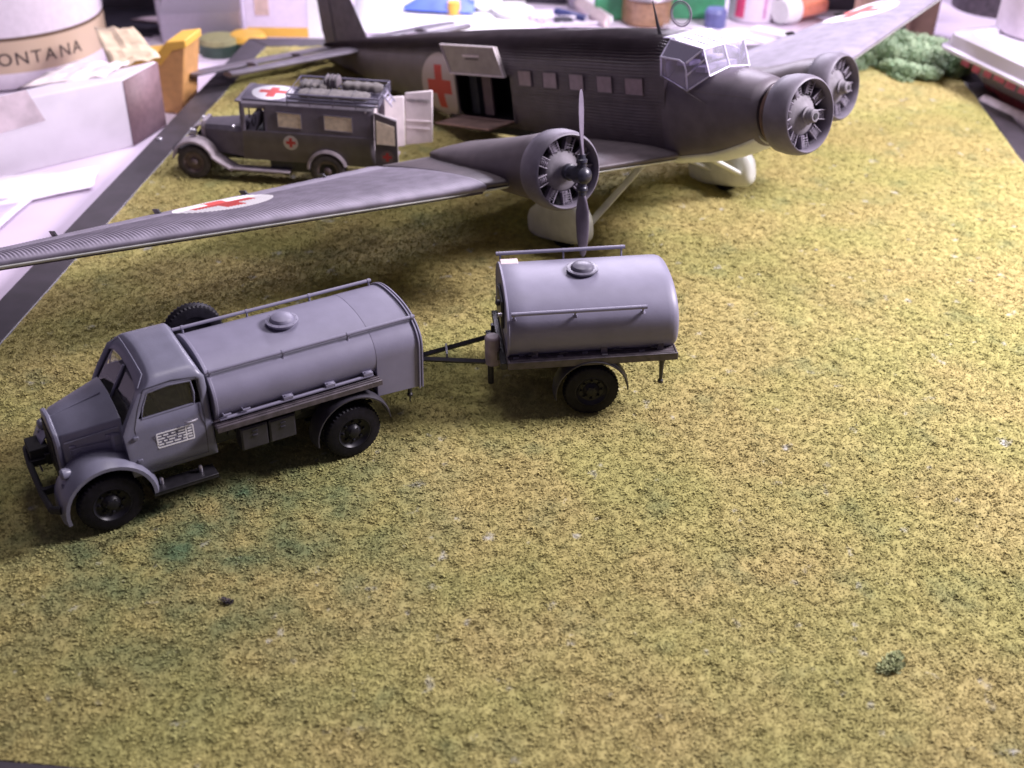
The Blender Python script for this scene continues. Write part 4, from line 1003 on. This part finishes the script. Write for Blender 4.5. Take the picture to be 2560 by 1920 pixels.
#BACKGROUND
# ------------------------------------------------------------------ workbench clutter behind the board
TZ0 = -.6
def cyl_thing(name, label, cat, x, y, parts, z=TZ0, group=None, rot=(0, 0, 0)):
    t = thing(name, label, cat, (x, y, z), rot, group)
    for pn, prof, m in parts: MB().lathe(prof, (0, 0, 0), (0, 0, 1), 48).build(pn, m, t)
    return t
W_ = lambda n, c, **k: mat(n, c, k.pop('rough', .5), **k)
# mug with printed band
def mugmat():
    m = mat('glazed_white_mug', (.66, .60, .66), .25, var=.04); nt = m.node_tree; b = nt.nodes['Principled BSDF']; prev = b.inputs['Base Color'].links[0].from_socket
    tc = N(nt, 'ShaderNodeTexCoord'); sx = N(nt, 'ShaderNodeSeparateXYZ'); nt.links.new(tc.outputs['Object'], sx.inputs[0])
    def rng(lo, hi):
        a = N(nt, 'ShaderNodeMath', operation='GREATER_THAN'); a.inputs[1].default_value = lo; nt.links.new(sx.outputs[2], a.inputs[0])
        c = N(nt, 'ShaderNodeMath', operation='LESS_THAN'); c.inputs[1].default_value = hi; nt.links.new(sx.outputs[2], c.inputs[0])
        d = N(nt, 'ShaderNodeMath', operation='MULTIPLY'); nt.links.new(a.outputs[0], d.inputs[0]); nt.links.new(c.outputs[0], d.inputs[1]); return d.outputs[0]
    def mix(f, c):
        nonlocal prev
        n = N(nt, 'ShaderNodeMix', data_type='RGBA'); nt.links.new(f, n.inputs[0]); nt.links.new(prev, n.inputs[6]); n.inputs[7].default_value = (*c, 1); prev = n.outputs[2]
    mix(rng(.55, 1.45), (.52, .40, .28)); mix(rng(1.43, 1.53), (.12, .08, .05))
    nz = N(nt, 'ShaderNodeTexNoise'); nz.inputs['Scale'].default_value = .55; nz.inputs['Detail'].default_value = 3; nt.links.new(tc.outputs['Object'], nz.inputs['Vector'])
    g_ = N(nt, 'ShaderNodeMath', operation='GREATER_THAN'); g_.inputs[1].default_value = .50; nt.links.new(nz.outputs['Fac'], g_.inputs[0])
    q = N(nt, 'ShaderNodeMath', operation='MULTIPLY'); nt.links.new(g_.outputs[0], q.inputs[0]); nt.links.new(rng(3.0, 5.2), q.inputs[1])
    mix(q.outputs[0], (.22, .07, .04))
    nt.links.new(prev, b.inputs['Base Color']); return m
mug = thing('mug', 'white mug with a tan band reading MONTANA at the upper left', 'mug', (-15.25, 33.4, TZ0))
MB().lathe([(0, 2.55), (.08, 2.75), (.4, 2.85), (7.5, 2.85), (7.6, 2.8), (7.5, 2.7), (.5, 2.65), (.45, .01)], (0, 0, 0), (0, 0, 1), 96, caps=False).build('cup', mugmat(), mug)
MB().tube([(-2.8, 0, 1.8), (-4.2, 0, 2.2), (-4.8, 0, 3.8), (-4.2, 0, 5.6), (-2.8, 0, 6.2)], .32, 12).build('handle', M_white, mug)
def letters(txt, size, m, name, parent, place, extr=.0):
    cu = bpy.data.curves.new(name, 'FONT'); cu.body = txt; cu.size = size; cu.align_x = 'LEFT'; cu.space_character = 1.12; cu.resolution_u = 3
    o = bpy.data.objects.new('tmp_text', cu); COL.objects.link(o)
    me = bpy.data.meshes.new_from_object(o.evaluated_get(bpy.context.evaluated_depsgraph_get())); bpy.data.objects.remove(o); bpy.data.curves.remove(cu)
    me.name = name
    for v in me.vertices: v.co = place(v.co.x, v.co.y)
    me.materials.append(m); ob = bpy.data.objects.new(name, me); COL.objects.link(ob); ob.parent = parent; return ob
M_ink = mat('dark_ink', (.05, .035, .03), .6)
xo = 0
for ch_ in 'MONTANA':
    wdt = {'M': .62, 'O': .58, 'N': .56, 'T': .46, 'A': .54}[ch_]
    def pl_(x, y, xo=xo):
        a = R(-82)+(xo+x)/2.86; return Vector((2.866*math.cos(a), 2.866*math.sin(a), .78+y))
    letters(ch_, .50, M_ink, 'letter', mug, pl_); xo += wdt*.68+.06
# big white carton with crumpled wrapper on top
wb = thing('white_carton', 'large bright white carton lying beside the board at the upper left', 'carton', (-9.77, 27.2, TZ0))
M_card = translucent(mat('white_card', (.84, .79, .86), .6, var=.04, scale=1.5), .35)
A_, B_, C_ = Vector((-2.9, -2.6, 0)), Vector((0, 0, 0)), Vector((.42, 1.5, 0)); A2 = Vector((-4.9, -4.3, 0))
D_ = A2+Vector((.2, .7, 0)); h = 1.75
MB().add([A2, B_, C_, D_, A2+Vector((0, 0, h)), B_+Vector((0, 0, h)), C_+Vector((0, 0, h)), D_+Vector((0, 0, h))], [(3, 2, 1, 0), (4, 5, 6, 7), (0, 1, 5, 4), (1, 2, 6, 5), (2, 3, 7, 6), (3, 0, 4, 7)]).build('box', M_card, wb, bevel=.04)
MB().add([B_+Vector((.02, -.006, .03)), C_+Vector((.02, -.006, .03)), C_+Vector((.02, -.006, h-.05)), B_+Vector((.02, -.006, h-.05))], [(0, 1, 2, 3)]).build('end_flap', mat('mauve_brown_card', (.20, .125, .14), .6), wb, solid=.02)
e1 = (B_-A2).normalized(); nrm = Vector((e1.y, -e1.x, 0))
def fp(u, v, o=.012): return A2+e1*u+Vector((0, 0, v))+nrm*o
MB().add([fp(2.3, 1.0), fp(4.5, 1.15), fp(4.2, 1.95), fp(2.2, 1.85)], [(0, 1, 2, 3)]).build('label_sheet', mat('pale_print', (.55, .46, .50), .6, var=.2, scale=2), wb, smooth=False, solid=.01)
def crumple(name, label, cat, pts, th, m, m2=None, seed=1, n=8):
    """a creased sheet over a quad of world points"""
    q = [Vector(p) for p in pts]; c = sum(q, Vector())/4; t = thing(name, label, cat, c); mb = MB(); rs = random.Random(seed); vs = []
    for j in range(n+1):
        for i in range(n+1):
            p = q[0].lerp(q[1], i/n).lerp(q[3].lerp(q[2], i/n), j/n)-c; p.z += rs.uniform(-th, th); vs.append(p)
    mb.add(vs, [(j*(n+1)+i, j*(n+1)+i+1, (j+1)*(n+1)+i+1, (j+1)*(n+1)+i) for j in range(n) for i in range(n)])
    mb.build('sheet', m, t, solid=.03, ang=15); return t
M_tan = mat('tan_wrapper', (.55, .44, .30), .6, var=.25, scale=1.2); M_wrap = mat('white_wrapper', (.66, .58, .58), .55, var=.15, scale=1.5)
crumple('paper_wrapper', 'creased tan paper wrapper lying on the white carton beside the mug', 'wrapper', [(-11.66, 31.0, 1.2), (-10.3, 28.0, 1.15), (-9.3, 28.9, 1.15), (-10.7, 31.3, 1.2)], .06, M_tan, seed=2)
crumple('paper_sheet', 'creased white paper on the white carton in front of the tan wrapper', 'paper', [(-12.0, 26.3, 1.17), (-10.2, 27.3, 1.17), (-9.9, 28.3, 1.20), (-11.2, 28.2, 1.25)], .05, M_wrap, seed=3)
crumple('plastic_sheet', 'pale lavender plastic sheet on the bench left of the board', 'sheet', [(-14.0, 19.5, -.50), (-11.4, 19.5, -.52), (-10.9, 25.2, -.52), (-14.2, 23.2, -.45)], .05, mat('lavender_sheet', (.46, .40, .50), .3, var=.15, scale=.8), seed=4, n=5)
cyl_thing('glass_jar', 'small pinkish jar standing under the wing tip at the left edge', 'jar', -11.75, 20.6, [('body', [(0, .5), (.05, .6), (.9, .6), (1.0, .5)], mat('pinkish_glass', (.5, .36, .38), .15)), ('lid', [(1.0, .55), (1.25, .55), (1.26, .01)], M_metal)])
# yellow carton
yb = thing('yellow_carton', 'yellow carton with dark print standing beside the black board edge', 'carton', (-9.75, 30.1, TZ0), (0, 0, R(-8)))
M_yel = mat('yellow_card', (.72, .42, .07), .5, var=.08, scale=1.5); M_or = mat('orange_card', (.62, .33, .12), .5, var=.08)
yb.scale = (1.28, 1.28, 1.12)
MB().prism([(-.5, 0), (.55, 0), (.80, 1.75), (.45, 1.62), (.2, 1.30), (-.75, 1.15)], 'y', -.35, .45).build('box', M_or, yb, bevel=.04)
MB().prism([(-.77, 1.00), (.2, 1.17), (.5, 1.55), (.82, 1.65), (.82, 1.83), (.4, 1.75), (.12, 1.40), (-.77, 1.22)], 'y', -.38, .48).build('flap', M_yel, yb, bevel=.02)
pr = MB()
for k in range(5): pr.box((-.45+.03*k, -.365, .95-.09*k), (.16, .01, .06))
tag(pr.build('print', M_ink, yb), kind='stuff'); MB().box((-.16, -.368, .30), (.26, .012, .36)).build('badge', mat('dark_badge', (.06, .09, .10), .5), yb, bevel=.08)
MB().box((-.16, -.364, .30), (.40, .012, .52)).build('badge_edge', M_yel, yb, bevel=.1)
cyl_thing('red_pot', 'tiny red capped pot behind the yellow carton', 'pot', -10.25, 32.2, [('body', [(0, .16), (.95, .16)], mat('red_cap', (.6, .06, .03), .5))])
cyl_thing('paint_pot', 'small dark green paint pot with a pale olive lid behind the tailplane', 'paint pot', -9.35, 34.9, [('body', [(0, .62), (.35, .62)], mat('dark_green_pot', (.05, .09, .07), .5)), ('lid', [(.35, .6), (.5, .55), (.51, .01)], mat('olive_lid', (.34, .33, .17), .5))])
cyl_thing('paint_pot', 'small paint pot with a bright yellow lid behind the tailplane', 'paint pot', -8.55, 35.3, [('body', [(0, .6), (.35, .6)], bpy.data.materials['dark_green_pot']), ('lid', [(.35, .58), (.52, .5), (.53, .01)], M_yel)])
# clear container
cc = thing('clear_tub', 'clear plastic tub with a bright rim behind the yellow carton', 'tub', (-10.25, 36.6, TZ0), (0, 0, R(12)))
M_clr = glass('clear_tub_plastic', (.86, .80, .95), .08, .30)
secs = [[(sx*w, sy*w*.75, z) for sx, sy in ((-1, -1), (1, -1), (1, 1), (-1, 1))] for z, w in ((0, 1.20), (.12, 1.26), (3.6, 1.42), (3.7, 1.5))]
MB().loft(secs).build('body', M_clr, cc, bevel=.06)
MB().loft([[(sx*1.22, sy*.92, z) for sx, sy in ((-1, -1), (1, -1), (1, 1), (-1, 1))] for z in (.05, 1.0)]).build('contents', M_white, cc, bevel=.05)
MB().box((-.15, .3, 2.6), (2.0, .6, 1.6)).build('dark_contents', mat('dark_purple_contents', (.06, .045, .09), .6), cc, bevel=.08)
# leaning white card
wc = thing('white_packet', 'white printed packet with a yellow foot behind the aircraft fin', 'packet', (-7.55, 36.6, TZ0), (0, 0, R(4)))
MB().box((0, 0, 1.7), (2.6, .12, 3.4)).build('packet', translucent(mat('thin_white_paper', (.86, .80, .88), .6, var=.03), .6), wc, bevel=.02)
MB().box((-.1, -.08, .22), (2.3, .02, .3)).build('yellow_strip', M_yel, wc)
MB().box((-.75, -.082, 1.2), (.45, .02, .9)).build('print_panel', mat('peach_print', (.60, .45, .42), .6), wc, bevel=.05)
MB().box((-.7, -.09, 1.6), (.3, .02, .25)).build('grey_mark', mat('grey_print', (.30, .28, .33), .6), wc, bevel=.05)
MB().box((.98, -.082, 1.5), (.62, .02, 2.9)).build('blank_side', M_white, wc)
# papers behind the fuselage
crumple('paper_sheet', 'bright white paper lying flat behind the fuselage beside the blue packet', 'paper', [(-5.6, 37.2, -.56), (.2, 38.2, -.56), (.0, 42.5, -.50), (-6.2, 43.5, -.5)], .03, mat('bright_paper', (.82, .80, .84), .6, var=.02), seed=6, n=6)
bp_ = thing('blue_packet', 'pointed blue packet on white paper behind the fuselage', 'packet', (-2.9, 40.6, -.42))
MB().loft([[(-1.25, -.9, 0), (-1.25, -.6, .06), (-1.2, -.4, 0)], [(.2, -1.1, 0), (.2, .1, .75), (.2, 1.4, 0)], [(1.2, -1.1, 0), (1.2, .3, .9), (1.2, 1.9, 0)]]).build('packet', mat('blue_plastic', (.10, .17, .62), .35, var=.2, scale=1.2), bp_, ang=20)
cyl_thing('yellow_pot', 'small yellow pot beside the blue packet', 'pot', -2.4, 39.7, [('cap', [(0, .24), (.4, .22), (.41, .01)], M_yel)], z=-.5)
tp = thing('tape_roll', 'round white tape roll standing on edge behind the fuselage', 'tape', (-1.35, 40.4, .05), (R(78), 0, R(8)))
MB().lathe([(-.3, .20), (-.3, .60), (.3, .60), (.3, .20)], (0, 0, 0), (0, 0, 1), 48, close=True).build('roll', M_white, tp); MB().lathe([(-.28, .2), (.28, .2)], (0, 0, 0), (0, 0, 1), 32).build('core', M_card, tp)
M_dk = mat('dark_plastic_box', (.018, .015, .024), .5, var=.3, scale=1)
def box_thing(name, label, cat, c, d, m, rz=0, bev=.06, pn='box', z=TZ0):
    t = thing(name, label, cat, (c[0], c[1], z), (0, 0, R(rz))); MB().box((0, 0, d[2]/2), d).build(pn, m, t, bevel=bev); return t
box_thing('dark_case', 'dark case behind the clear tub at the upper left', 'case', (-12.9, 40.0), (4.2, 1.6, 4.0), M_dk, 8)
box_thing('dark_mat', 'dark cutting mat lying in front of the dark case', 'mat', (-12.4, 38.0), (3.4, 3.6, .10), M_dk, 10, .02)
crumple('beige_card', 'narrow beige card lying on the dark mat', 'card', [(-12.9, 37.6, -.44), (-11.3, 37.2, -.44), (-11.3, 38.1, -.44), (-12.4, 38.0, -.44)], .01, mat('beige_card', (.42, .33, .36), .6), seed=8, n=3)
box_thing('black_box', 'black box behind the middle of the fuselage', 'box', (.35, 42.2), (2.5, 1.2, 2.5), M_dk, 0)
cyl_thing('white_dish', 'low white dish behind the fuselage beside the black box', 'dish', -.35, 39.8, [('dish', [(0, .5), (.25, .72), (.3, .7), (.12, .45), (.1, .01)], M_white)])
cyl_thing('dark_ring', 'small dark ring shaped part among white sprues', 'ring', 1.35, 39.3, [('ring', [(0, .30), (.15, .34), (.15, .2)], M_dk)])
tb_ = thing('wooden_lath', 'long pale wooden lath leaning down behind the fuselage', 'lath', (2.35, 40.6, .25))
MB().tube([(.45, -1.8, -.68), (-1.35, 2.4, -.55)], .10, 4, ry=.30).build('lath', mat('pale_wood', (.62, .52, .50), .5), tb_, smooth=False)
MB().tube([(.62, -1.75, -.56), (-1.15, 2.4, -.43)], .05, 4, ry=.14).build('white_edge', M_white, tb_, smooth=False)
box_thing('blue_strip', 'dark blue strip lying beside the wooden lath', 'strip', (1.6, 40.0), (1.3, .22, .2), mat('navy_plastic', (.02, .03, .12), .4), -38, .04)
M_grn = mat('green_box', (.05, .25, .12), .5, var=.25, scale=1.5)
box_thing('green_box', 'green box left of the metal lidded jar', 'box', (3.05, 40.1), (1.25, .6, 2.2), M_grn, 0)
box_thing('green_box', 'green box right of the metal lidded jar behind the loop antenna', 'box', (5.95, 40.6), (2.0, .8, 2.0), bpy.data.materials['green_box'], 4)
cyl_thing('jar', 'brown jar with a silver screw lid behind the antenna mast', 'jar', 4.2, 39.7, [('body', [(-.5, .72), (-.4, .85), (.35, .85), (.5, .7)], mat('amber_glass', (.28, .16, .09), .25, var=.2)), ('lid', [(.40, .86), (.44, .97), (.56, .93), (.66, .98), (.78, .94), (1.25, .96), (1.3, .88), (1.301, .01)], mat('silver_lid', (.60, .55, .60), .28, metal=.7))], z=-.1)
cyl_thing('dark_bottle', 'dark brown bottle seen through the loop antenna', 'bottle', 5.2, 41.6, [('body', [(0, .4), (2.6, .4)], mat('brown_bottle', (.07, .03, .03), .3))])
cyl_thing('blue_pot', 'round slate blue pot behind the cockpit', 'pot', 6.55, 39.5, [('cap', [(0, .36), (.5, .38), (.62, .3), (.63, .01)], mat('slate_blue_plastic', (.10, .11, .26), .4))])
wbt = cyl_thing('white_bottle', 'white bottle with a pink red stripe behind the cockpit', 'bottle', 7.95, 40.6, [('body', [(0, .72), (.08, .80), (4.5, .80)], mat('white_bottle_plastic', (.62, .55, .64), .4, var=.03))])
MB().prism([((.815)*math.cos(a), (.815)*math.sin(a)) for a in np.linspace(R(-142), R(-118), 6)]+[(.78*math.cos(a), .78*math.sin(a)) for a in np.linspace(R(-118), R(-142), 6)], 'z', .2, 4.4).build('label_stripe', mat('pink_red_print', (.60, .06, .16), .5), wbt, smooth=False)
MB().prism([((.815)*math.cos(a), (.815)*math.sin(a)) for a in np.linspace(R(-70), R(-62), 3)]+[(.78*math.cos(a), .78*math.sin(a)) for a in np.linspace(R(-62), R(-70), 3)], 'z', .2, 4.4).build('label_stripe', mat('pink_print', (.50, .22, .42), .5), wbt, smooth=False)
gm = thing('orange_glue_tube', 'orange tube with a white cap lying behind the port wing', 'tube', (9.35, 40.2, -.2), (0, 0, R(38)))
MB().box((.55, 0, .1), (1.5, .95, .5)).build('body', mat('orange_plastic', (.62, .20, .12), .45), gm, bevel=.15)
MB().lathe([(-.75, .40), (-.2, .48), (-.1, .48)], (0, 0, .1), (1, 0, 0), 24).build('cap', M_white, gm)
box_thing('white_block', 'small white block lying in front of the orange tube', 'block', (8.4, 38.7), (1.4, .5, .16), M_white, -35, .04)
box_thing('white_strip', 'white strip lying on the bench beside the cockpit', 'strip', (7.35, 38.2), (1.7, .26, .12), M_white, -38, .03)
box_thing('black_toolbox', 'black toolbox behind the port wing', 'toolbox', (10.6, 42.6), (4.4, 1.4, 3.0), M_dk, 0)
box_thing('olive_pouch', 'small olive pouch against the black toolbox', 'pouch', (10.4, 41.9), (1.0, .3, .4), mat('olive_cloth', (.12, .09, .05), .7), -25, .08)
M_cb = mat('brown_cardboard', (.42, .27, .20), .7, var=.12, scale=1.5)
cbx = box_thing('cardboard_box', 'tall brown cardboard box behind the green bushes', 'box', (12.45, 39.0), (2.5, 1.6, 5.0), M_cb, -8)
MB().prism([(-.05, -.86), (.35, -1.05), (.42, -.98), (.1, -.8)], 'z', 0, 4.8).build('flap', M_cb, cbx, smooth=False)
bc = thing('binder_clip', 'small black binder clip at the foot of the cardboard box', 'clip', (11.95, 36.9, .1), (0, 0, R(-40)))
MB().prism([(-.12, 0), (.12, 0), (.03, .3), (-.03, .3)], 'x', -.25, .25).build('clip', M_dk, bc)
pc = thing('pen_cup', 'dark cup of pens and tools behind the plastic container', 'pen cup', (17.3, 43.0, TZ0))
MB().lathe([(0, 1.5), (3.2, 1.6)], (0, 0, 0), (0, 0, 1), 32).build('cup', mat('dark_mesh_cup', (.05, .038, .05), .6, var=.4), pc)
rs = random.Random(5)
for k in range(9):
    x, y = rs.uniform(-1.2, 1.2), rs.uniform(-1.2, 1.0); MB().cyl((x*.6, y*.6, .2), (x*1.2, y*1.2, 5.5), .10).build('pen', mat('pen_paint', [(.10, .05, .05), (.35, .28, .25), (.05, .05, .12), (.45, .35, .33)][k % 4], .4), pc)
MB().cyl((.9, -1.75, 1.0), (1.6, -1.8, 5.0), .16).build('pale_rod', mat('pale_peach_wood', (.58, .42, .38), .5), pc)
# plastic food container with lid
ct = thing('lidded_container', 'translucent white lidded container with red print overhanging the right board edge', 'container', (13.6, 31.4, TZ0))
ang0 = math.atan2(29.0-33.0, 13.3-11.85); d1 = Vector((math.cos(ang0), math.sin(ang0), 0)); d2 = Vector((-d1.y, d1.x, 0))
o0 = Vector((11.85, 33.0, 0))-Vector((13.6, 31.4, 0)); LL, WW = 8.5, 5.5
def rrect(a0, a1, b0, b1, z, r=.5, n=5):
    pts = []
    for cx, cy, s0 in ((a1-r, b1-r, 0), (a0+r, b1-r, 90), (a0+r, b0+r, 180), (a1-r, b0+r, 270)):
        for k in range(n+1): f = R(s0+90*k/n); q = o0+d1*(cx+r*math.cos(f))+d2*(cy+r*math.sin(f)); pts.append((q.x, q.y, z))
    return pts
M_lid = glass('milky_lid_plastic', (.80, .74, .86), .15, .80); M_tub = glass('milky_tub_plastic', (.70, .62, .70), .15, .60)
MB().loft([rrect(.9, LL-.9, .9, WW-.9, .75), rrect(.35, LL-.35, .35, WW-.35, 1.55)]).build('tub', M_tub, ct, ang=30)
MB().loft([rrect(0, LL, 0, WW, 1.50), rrect(0, LL, 0, WW, 1.58), rrect(.12, LL-.12, .12, WW-.12, 1.62), rrect(.16, LL-.16, .16, WW-.16, 1.95), rrect(.30, LL-.3, .3, WW-.3, 2.02), rrect(.55, LL-.55, .55, WW-.55, 2.02), rrect(.62, LL-.62, .62, WW-.62, 1.90)]).build('lid', M_lid, ct, ang=40)
M_red = mat('faded_red_print', (.50, .10, .20), .5, var=.2, scale=3)
rs = random.Random(9)
for k in range(13):
    u = 1.0+.48*k; q = o0+d1*u+d2*(.50+.0); w_ = rs.uniform(.28, .42); hh_ = rs.uniform(.12, .26)
    MB().box((q.x-d2.x*.10, q.y-d2.y*.10, 1.26), (w_, .03, hh_), rot=Matrix.Rotation(ang0, 3, 'Z') @ Matrix.Rotation(R(-12), 3, 'X')).build('red_print', M_red, ct)
MB().loft([rrect(1.0, LL-1, 1.2, WW-1.2, .0), rrect(.9, LL-.9, 1.0, WW-1.0, .74)]).build('red_base', mat('red_plastic_base', (.32, .07, .09), .4, var=.2), ct, ang=30)
cyl_thing('white_canister', 'tall white cylinder standing on the lidded container at the right edge', 'canister', 14.95, 33.2, [('body', [(0, 1.25), (.06, 1.32), (6, 1.32)], mat('white_canister_plastic', (.60, .52, .60), .45, var=.04))], z=1.32)
bh = thing('brush_handle', 'rounded pale brush handle beside the right edge rail', 'handle', (12.95, 31.1, -.1))
MB().tube([(0, 0, 0), (.6, -1.4, .0), (1.0, -2.6, 0)], .22, 12).lathe([(-.20, .01), (-.16, .12), (-.08, .2), (0, .22)], (0, 0, 0), (.39, -.92, 0), 16).build('handle', mat('pale_lilac_plastic', (.50, .42, .48), .5), bh)
# ------------------------------------------------------------------ foliage clumps
MBUSH = None
def bushmat(name, c0, c1):
    m, nt, b = newmat(name); b.inputs['Roughness'].default_value = .9
    ge = N(nt, 'ShaderNodeNewGeometry'); r = N(nt, 'ShaderNodeValToRGB'); nt.links.new(ge.outputs['Random Per Island'], r.inputs[0])
    r.color_ramp.elements[0].color = (*c0, 1); r.color_ramp.elements[1].color = (*c1, 1); nt.links.new(r.outputs[0], b.inputs['Base Color']); return m
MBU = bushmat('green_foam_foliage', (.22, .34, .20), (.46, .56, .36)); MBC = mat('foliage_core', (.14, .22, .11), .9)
def bush(label, x, y, r, h, seed, m=None, n=22000, name='bush', size=.06):
    t = thing(name, label, 'bush' if name == 'bush' else 'tuft', (x, y, -.03), (0, 0, 0), 'green foam bushes at the back right corner' if name == 'bush' else None)
    rs = np.random.RandomState(seed); k = 22 if name == 'bush' else 7; cs = np.stack([rs.uniform(-r*.8, r*.8, k), rs.uniform(-r*.8, r*.8, k), rs.uniform(.0, .62*h, k)], 1); rr = rs.uniform(.16, .36, k)*r
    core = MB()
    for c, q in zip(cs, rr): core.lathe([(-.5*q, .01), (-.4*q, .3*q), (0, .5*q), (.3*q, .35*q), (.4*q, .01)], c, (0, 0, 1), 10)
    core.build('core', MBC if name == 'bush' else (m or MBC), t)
    pick = rs.randint(0, k, n); d = rs.normal(size=(n, 3)); d /= np.linalg.norm(d, axis=1)[:, None]
    p = cs[pick]+d*(rr[pick]*rs.uniform(.45, 1.45, n)**1.0)[:, None]*np.array([1, 1, h/r*1.1]); p[:, 2] = np.maximum(p[:, 2], .0)
    o = flock('foliage', n, lambda rs_, n_: (p[:, 0], p[:, 1], p[:, 2]), seed+50, size, 2.2, m or MBU); o.parent = t; tag(o, kind='stuff')
    return t
bush('left foam bush of the back right corner, under the port wing', 10.0, 34.4, .9, .5, 1)
bush('rounded tall foam bush in front of the cardboard box', 11.1, 34.5, 1.05, .75, 2)
bush('foam bush against the back right board corner', 12.4, 34.9, .9, .7, 3)
bush('darkest green foam bush beside the right edge rail', 12.35, 33.7, .85, .6, 4)
bush('low pale green foam bush nearest the port engine in the corner clump', 11.3, 33.3, .75, .35, 5)
MT2 = bushmat('green_tuft_foliage', (.22, .26, .11), (.34, .36, .17))
bush('small lone green tuft in the turf at the lower right', 4.80, 9.98, .15, .06, 7, MT2, 260, 'grass_tuft', .05)
bush('dark green tuft in the turf at the lower left', -3.61, 10.67, .08, .03, 8, bushmat('dark_tuft_foliage', (.03, .03, .03), (.07, .05, .06)), 60, 'grass_tuft', .035)

M_spr = mat('pale_grey_sprue', (.50, .46, .52), .45)
def sprue(label, x, y, rz, L=2.2):
    t = thing('kit_sprue', label, 'sprue', (x, y, -.5), (0, 0, R(rz)))
    m_ = MB().tube([(0, 0, 0), (L, 0, 0), (L, .8, 0), (0, .8, 0)], .06, 6, closed=True)
    m_.build('frame', M_spr, t)
    for k in range(4): MB().tube([(L*(k+.6)/4.6, 0, 0), (L*(k+.6)/4.6, .8, 0)], .045, 6).build('runner', M_spr, t)
    return t
sprue('pale kit sprue lying behind the fuselage just left of the lath', .6, 38.6, 15)
sprue('pale kit sprue lying behind the loop antenna and cockpit', 4.6, 38.2, -12, 1.8)
sprue('pale kit sprue lying near the white bottle behind the port wing', 8.8, 37.4, 20, 1.8)
crumple('paper_sheet', 'white paper lying on the bench under the clear tub and white packet', 'paper', [(-11.6, 34.4, -.57), (-8.9, 34.5, -.57), (-8.3, 36.2, -.55), (-11.8, 36.4, -.55)], .02, mat('soft_white_paper', (.80, .74, .82), .6, var=.03), seed=16, n=4)
crumple('paper_sheet', 'folded white paper lying on the bench in front of the large carton', 'paper', [(-13.2, 22.2, -.50), (-9.9, 24.5, -.52), (-10.1, 25.6, -.48), (-13.4, 24.2, -.40)], .03, bpy.data.materials['soft_white_paper'], seed=17, n=5)
cyl_thing('paint_bottle', 'short bottle with a teal cap behind the fuselage right of the dish', 'bottle', 1.9, 41.3, [('body', [(0, .35), (.7, .35), (.8, .25)], M_clr), ('cap', [(.8, .28), (1.2, .28), (1.21, .01)], mat('teal_cap', (.04, .20, .22), .4))])
